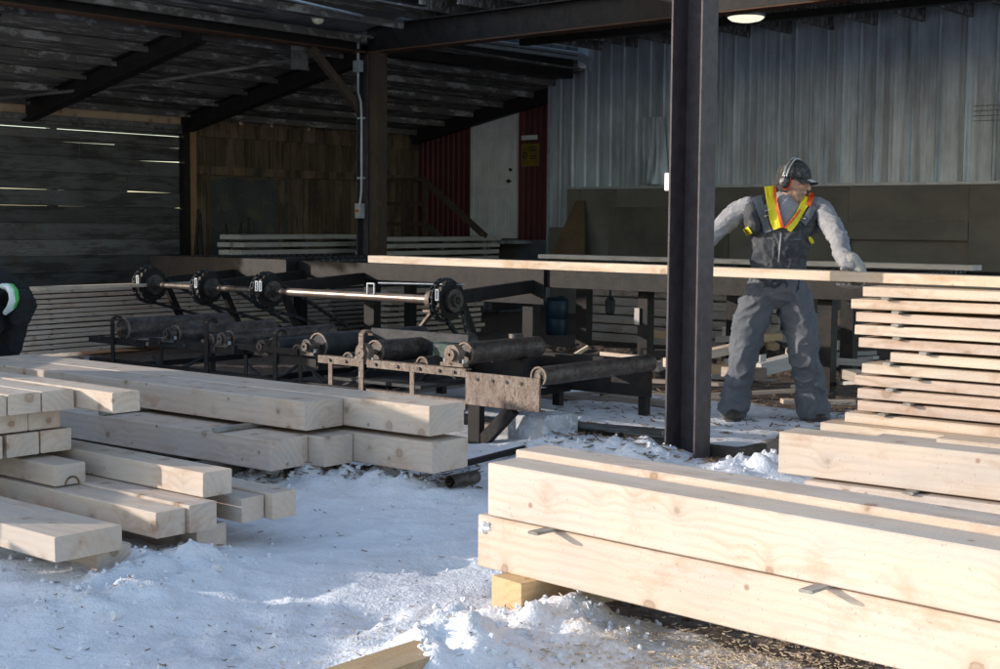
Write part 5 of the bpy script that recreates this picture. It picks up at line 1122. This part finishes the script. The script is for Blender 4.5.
strip('zip', [(781, 233), (780, 245), (778.5, 262)], 1.3, M['sweater'], .006, .003)
strip('pocket', [(767, 238), (773, 239)], 1.1, M['denim'], .010, .004); strip('pocket', [(774, 240), (772.5, 260)], 1.0, M['denim'], .010, .004); strip('pocket', [(790, 240), (804, 239)], 1.1, M['denim'], .010, .004)
# cap with brim
def capshell(name, mat, sx_, sy_, sz_, low, parent, grow=0., z0=.0):
    n, m = 44, 16; vs = []; fs = []
    for layer in (0, 1):
        k_ = 1+grow-.07*layer
        for j in range(m+1):
            for i in range(n):
                az = 6.28319*i/n; cf = math.cos(az); tl_ = low(cf); th = (math.pi/2-tl_)*j/m; r_ = math.sin(th)*k_
                q = hs_*sx_*r_*math.sin(az)+face*(sy_*r_*cf)+hu*(sz_*math.cos(th)*k_); p = hc+hu*z0-face*.004+q; p += q.normalized()*.0035*mn.noise(p*38); vs.append(p)
    L = (m+1)*n
    for j in range(m):
        for i in range(n): a_ = j*n+i; b_ = j*n+(i+1) % n; fs += [(a_, a_+n, b_+n, b_), (L+b_, L+b_+n, L+a_+n, L+a_)]
    for i in range(n): a_ = m*n+i; b_ = m*n+(i+1) % n; fs.append((a_, L+a_, L+b_, b_))
    return part(MB().add(vs, fs), name, mat, parent, smooth=True)
cap = capshell('cap', M['cap'], .094, .112, .118, lambda cf: .10 if cf > .3 else .10-.55*(.3-cf), man, .03, .018)
mb = MB(); vs = []; n = 16; w2 = .078
for layer in (0, 1):
    for j in range(7):
        for i in range(n+1):
            u = -1+2*i/n; d_ = .072*(j/6)*(1-.55*u*u); p = hc+face*(.094*math.sqrt(max(0, 1-(u*.80)**2))+d_)+hs_*(w2*u*(1-.08*j/6))+hu*(.036-.020*(j/6)-.020*u*u-.004*layer); vs.append(p)
L = 7*(n+1); fs = []
for j in range(6):
    for i in range(n): a_ = j*(n+1)+i; fs += [(a_, a_+1, a_+n+2, a_+n+1), (L+a_+n+1, L+a_+n+2, L+a_+1, L+a_)]
for i in range(n): a_ = 6*(n+1)+i; fs.append((a_, a_+1, L+a_+1, L+a_))
for j in range(6): a_ = j*(n+1); b_ = a_+n; fs += [(a_, a_+n+1, L+a_+n+1, L+a_), (b_, L+b_, L+b_+n+1, b_+n+1)]
brim = part(MB().add(vs, fs), 'brim', M['cap'], cap, smooth=True)
vs = []
for j in range(5):
    for i in range(9):
        u = .02+.52*i/8*1.0; d_ = .072*((2.2+3.4*j/4)/6)*(1-.55*u*u); vs.append(hc+face*(.094*math.sqrt(max(0, 1-(u*.80)**2))+d_)+hs_*(w2*u)+hu*(.0385-.020*((2.2+3.4*j/4)/6)-.020*u*u))
part(MB().add(vs, [(j*9+i, j*9+i+1, j*9+i+10, j*9+i+9) for j in range(4) for i in range(8)]), 'pale_patch', M['whitebox'], cap, smooth=True)
hood = capshell('head_cloth', M['cap'], .086, .104, .112, lambda cf: -.78 if cf < -.15 else (-.78+.9*min(1, (cf+.15)/.45)), man, .0, .0)
# ear defenders
for sd in (1, -1):
    c_ = hc+hs_*.098*sd-hu*.012-face*.012; ax = hs_*sd
    mb = MB(); vs = []; n = 22; fs = []; prf = [(1.0, -.012), (1.02, .004), (.96, .020), (.75, .032), (.02, .036)]
    for kx, o_ in prf: vs += [c_+ax*o_+(face*.031*math.cos(6.28319*k/n)+hu*.042*math.sin(6.28319*k/n))*kx for k in range(n)]
    for j in range(4):
        for k in range(n): fs.append((j*n+k, j*n+(k+1) % n, (j+1)*n+(k+1) % n, (j+1)*n+k))
    cup = part(MB().add(vs, fs), 'ear_cup', M['cup'], man, smooth=True)
    vs = []; fs = []
    for kx, o_ in ((.85, -.026), (1.1, -.024), (1.13, -.012), (1.03, -.008)): vs += [c_+ax*o_+(face*.032*math.cos(6.28319*k/n)+hu*.043*math.sin(6.28319*k/n))*kx for k in range(n)]
    for j in range(3):
        for k in range(n): fs.append((j*n+k, j*n+(k+1) % n, (j+1)*n+(k+1) % n, (j+1)*n+k))
    part(MB().add(vs, fs), 'orange_rim', M['orange'], cup, smooth=True)
mb = MB(); arc = []
for k in range(15): an = math.pi*k/14; arc.append(hc+hs_*.118*math.cos(an)+hu*(.142*math.sin(an)+.004)-face*.012)
for off_ in (-.012, .012): mb.tube([p+face*off_ for p in arc], .0045, 8)
mb.tube([hc+hs_*.12+hu*.03-face*.012, hc+hs_*.134-hu*.012-face*.012], .005, 8)
part(mb, 'headband', M['silver'], man, smooth=True)
# ------------------------------------------------------------------ second worker, bent down at the left edge of the picture
Yp = 10.3; b = lambda px, py, Y=Yp: WY(px+8, py, Y)
p2 = thing('person', V(b(0, 300).x, Yp, 0), 'person in dark clothes with a reflective stripe, bending at the left edge of the picture', 'person')
tor2 = [(b(6, 301), .13, .15), (b(-10, 291, 10.2), .15, .16), (b(-38, 284, 10.1), .17, .17), (b(-62, 286, 10.0), .17, .16)]
lg2 = [(b(8, 302), .12, .13), (b(4, 330, 10.25), .10, .11), (b(0, 356, 10.3), .08, .09), (b(-2, 385, 10.4), .07, .07), (V(b(-2, 385).x, 10.45, .1), .06, .06)]
lg3 = [(b(-8, 302), .12, .13), (b(-22, 330, 9.95), .10, .11), (b(-26, 358, 10.0), .08, .09), (b(-28, 385, 10.1), .07, .07), (V(b(-28, 385).x, 10.15, .1), .06, .06)]
ar2 = [(b(-70, 286, 9.85), .07, .07), (b(-64, 318, 9.7), .055, .055), (b(-50, 346, 9.6), .045, .045)]
ar3 = [(b(-74, 286, 10.2), .07, .07), (b(-78, 318, 10.2), .055, .055), (b(-66, 346, 10.0), .045, .045)]
hd2 = b(-92, 280, 9.95)
mb = MB()
for J in (tor2, lg2, lg3, ar2, ar3): limb(mb, sk(J, .8), V(.2, 1, 0))
limb(mb, [(tor2[-1][0], .07, .07), (hd2, .06, .06)]); ell(mb, hd2+V(-.04, 0, 0), (V(.10, 0, -.03), V(0, .078, 0), V(.03, 0, .11)))
for J in (ar2, ar3):
    w0 = J[-1][0]; ell(mb, w0+V(.01, 0, -.06), (V(.025, 0, 0), V(0, .042, 0), V(0, 0, .05)), 12, 8)
    for f_ in range(4): q = w0+V(.01, (f_-1.5)*.02, -.10); limb(mb, [(q, .010, .010), (q+V(.012, 0, -.035), .0095, .0095), (q+V(.035, 0, -.055-.006*(f_ % 2)), .008, .008)], V(0, 1, 0), 3, 8)
    limb(mb, [(w0+V(.0, .035, -.04), .012, .012), (w0+V(.03, .05, -.075), .010, .010)], V(1, 0, 0), 3, 8)
fuse(mb, 'body', M['skin'], p2, .008, 4, .4)
M['dk'] = rock('black_work_jacket', (.012, .012, .014), (.025, .025, .028), 7, .85, bs=.4)
mb = MB(); limb(mb, tor2, V(.2, 1, 0)); limb(mb, ar2[:2]+[(ar2[-1][0]+V(0, 0, .02), .052, .052)]); limb(mb, ar3[:2]+[(ar3[-1][0]+V(0, 0, .02), .052, .052)]); limb(mb, [(b(12, 296, 10.05), .06, .1), (b(14, 304, 10.05), .10, .12), (b(12, 318, 10.05), .075, .10)], V(1, 0, 0))
fuse(mb, 'jacket', M['dk'], p2, .011, 5, .45, folds(.012, 6))
mb = MB(); limb(mb, lg2[:-1]+[(lg2[-1][0], .075, .075)], V(1, 0, 0)); limb(mb, lg3[:-1]+[(lg3[-1][0], .075, .075)], V(1, 0, 0)); limb(mb, [(b(6, 301), .12, .15), (b(-4, 310), .13, .16)], V(.2, 1, 0))
fuse(mb, 'trousers', M['dk'], p2, .011, 5, .45, folds(.011, 7))
mb = MB(); ell(mb, hd2+V(-.05, 0, .03), (V(.112, 0, -.03), V(0, .09, 0), V(.03, 0, .105))); fuse(mb, 'knit_cap', M['cap'], p2, .01, 3, .4)
for x_ in (lg2, lg3):
    q = x_[-1][0]; mb = MB(); limb(mb, [(V(q.x+.03, q.y, .06), .05, .05), (V(q.x-.09, q.y-.04, .05), .052, .045), (V(q.x-.17, q.y-.07, .04), .042, .032)], Z3); limb(mb, [(V(q.x, q.y, .06), .055, .055), (V(q.x, q.y, .2), .055, .055)]); fuse(mb, 'boot', M['boot'], p2, .009, 3, .4)
M['reflect'] = rock('reflective_stripe', (.82, .88, .84), (.7, .8, .75), 20, .35, bs=.05)
def band(path, r_, name, mat):
    return part(MB().tube(path, r_, 10), name, mat, p2, smooth=True)
qs = [b(-6, 286, 9.985), b(0, 287, 9.94), b(4, 292, 9.90), b(5, 300, 9.89), b(2, 308, 9.90), b(-3, 313, 9.94)]
band(qs, [.02, .026, .028, .028, .026, .018], 'reflective_stripe', M['reflect'])
band([p+V(.03, -.0, .01) for p in qs], [.012, .014, .015, .015, .014, .01], 'green_edging', rock('lime_edging', (.10, .55, .12), (.08, .45, .10), 9, .6))
# --- light settings
SKY = .15; SUN = 2.0; SUNAZ = 0.0; EXPO = 1.15; EL = 13.0
SHADE_PACKS = [(-4.0, 3.6, 4.8, .82, 'low unseen lumber pack nearest the camera, added for shade'), (-4.0, 4.85, 5.1, .66, 'narrow low unseen lumber pack, added for shade, left of the wide flat timber'),
         (-4.0, 5.15, 6.3, .80, 'unseen lumber pack, added for shade, left of the jumbled timbers'), (-4.0, 6.45, 8.25, 1.22, 'tall unseen lumber pack, added for shade, left of the middle pile'), (-4.6, 8.35, 9.3, .86, 'short unseen lumber pack, added for shade, behind the tall one'), (-6.0, 9.4, 12.85, 1.62, 'tallest unseen lumber pack, added for shade, left of the roller conveyor')]
# ------------------------------------------------------------------ unseen packs added for their shade, outside the frame at the left
EL = 13.0
pack(V(-3.6, 4.55, 0), 3, 2.2, .9, .72, 'low unseen lumber pack added for shade at the left of the yard') if 0 else None
for (x_, y0_, y1_, h_, lb) in SHADE_PACKS:
    t_ = thing('shade_pack', V(x_, (y0_+y1_)/2, 0), lb, 'lumber pack', 'unseen lumber packs added for shade')
    n_ = max(1, int(round(h_/.09)))
    for i in range(n_):
        mb = MB()
        for j in range(7): mb.frame(V(x_-.15*(j+1), 0, 0), V(0, 1, 0), V(1, 0, 0), y0_+rs.uniform(-.05, .05), y1_+rs.uniform(-.05, .05), 0, .146, h_/n_*i+.004, h_/n_*(i+1)-.004)
        part(mb, 'layer', M['greyboard'], t_)
# ------------------------------------------------------------------ sky, sun, camera
sc = bpy.context.scene
w = bpy.data.worlds.new('World'); sc.world = w; w.use_nodes = True; nt = w.node_tree
bg = nt.nodes['Background']; sky = nt.nodes.new('ShaderNodeTexSky'); sky.sky_type = 'NISHITA'; sky.sun_disc = False
sky.sun_elevation = R(EL); sky.sun_rotation = R(-90+SUNAZ); sky.air_density = 1.0; sky.dust_density = .8; sky.ozone_density = 1.4
hs = nt.nodes.new('ShaderNodeHueSaturation'); hs.inputs['Saturation'].default_value = .88; nt.links.new(sky.outputs[0], hs.inputs['Color']); nt.links.new(hs.outputs[0], bg.inputs[0]); bg.inputs[1].default_value = SKY
L = bpy.data.lights.new('sun', 'SUN'); L.energy = SUN; L.angle = R(.5); L.color = (1.0, .92, .83)
so = bpy.data.objects.new('sun', L); C.objects.link(so)
sd_ = V(-math.cos(R(SUNAZ)), math.sin(R(SUNAZ)), math.tan(R(EL))).normalized()      # towards the sun
so.rotation_euler = sd_.to_track_quat('Z', 'Y').to_euler(); so.location = (-6, 6, 8)
cam = bpy.data.cameras.new('camera'); cam.sensor_width = 36; cam.lens = 36*F/1000; cam.clip_end = 2000; cam.clip_start = .05
co = bpy.data.objects.new('camera', cam); C.objects.link(co)
m3 = Matrix((RT, UP, -_f)).transposed(); co.matrix_world = Matrix.Translation(CAM) @ m3.to_4x4(); sc.camera = co
sc.view_settings.view_transform = 'Standard'; sc.view_settings.look = 'None'; sc.view_settings.exposure = EXPO; sc.view_settings.gamma = 1
sc.cycles.use_denoising = True; sc.cycles.max_bounces = 6; sc.cycles.diffuse_bounces = 4; sc.cycles.caustics_reflective = False; sc.cycles.caustics_refractive = False; sc.cycles.sample_clamp_indirect = 6
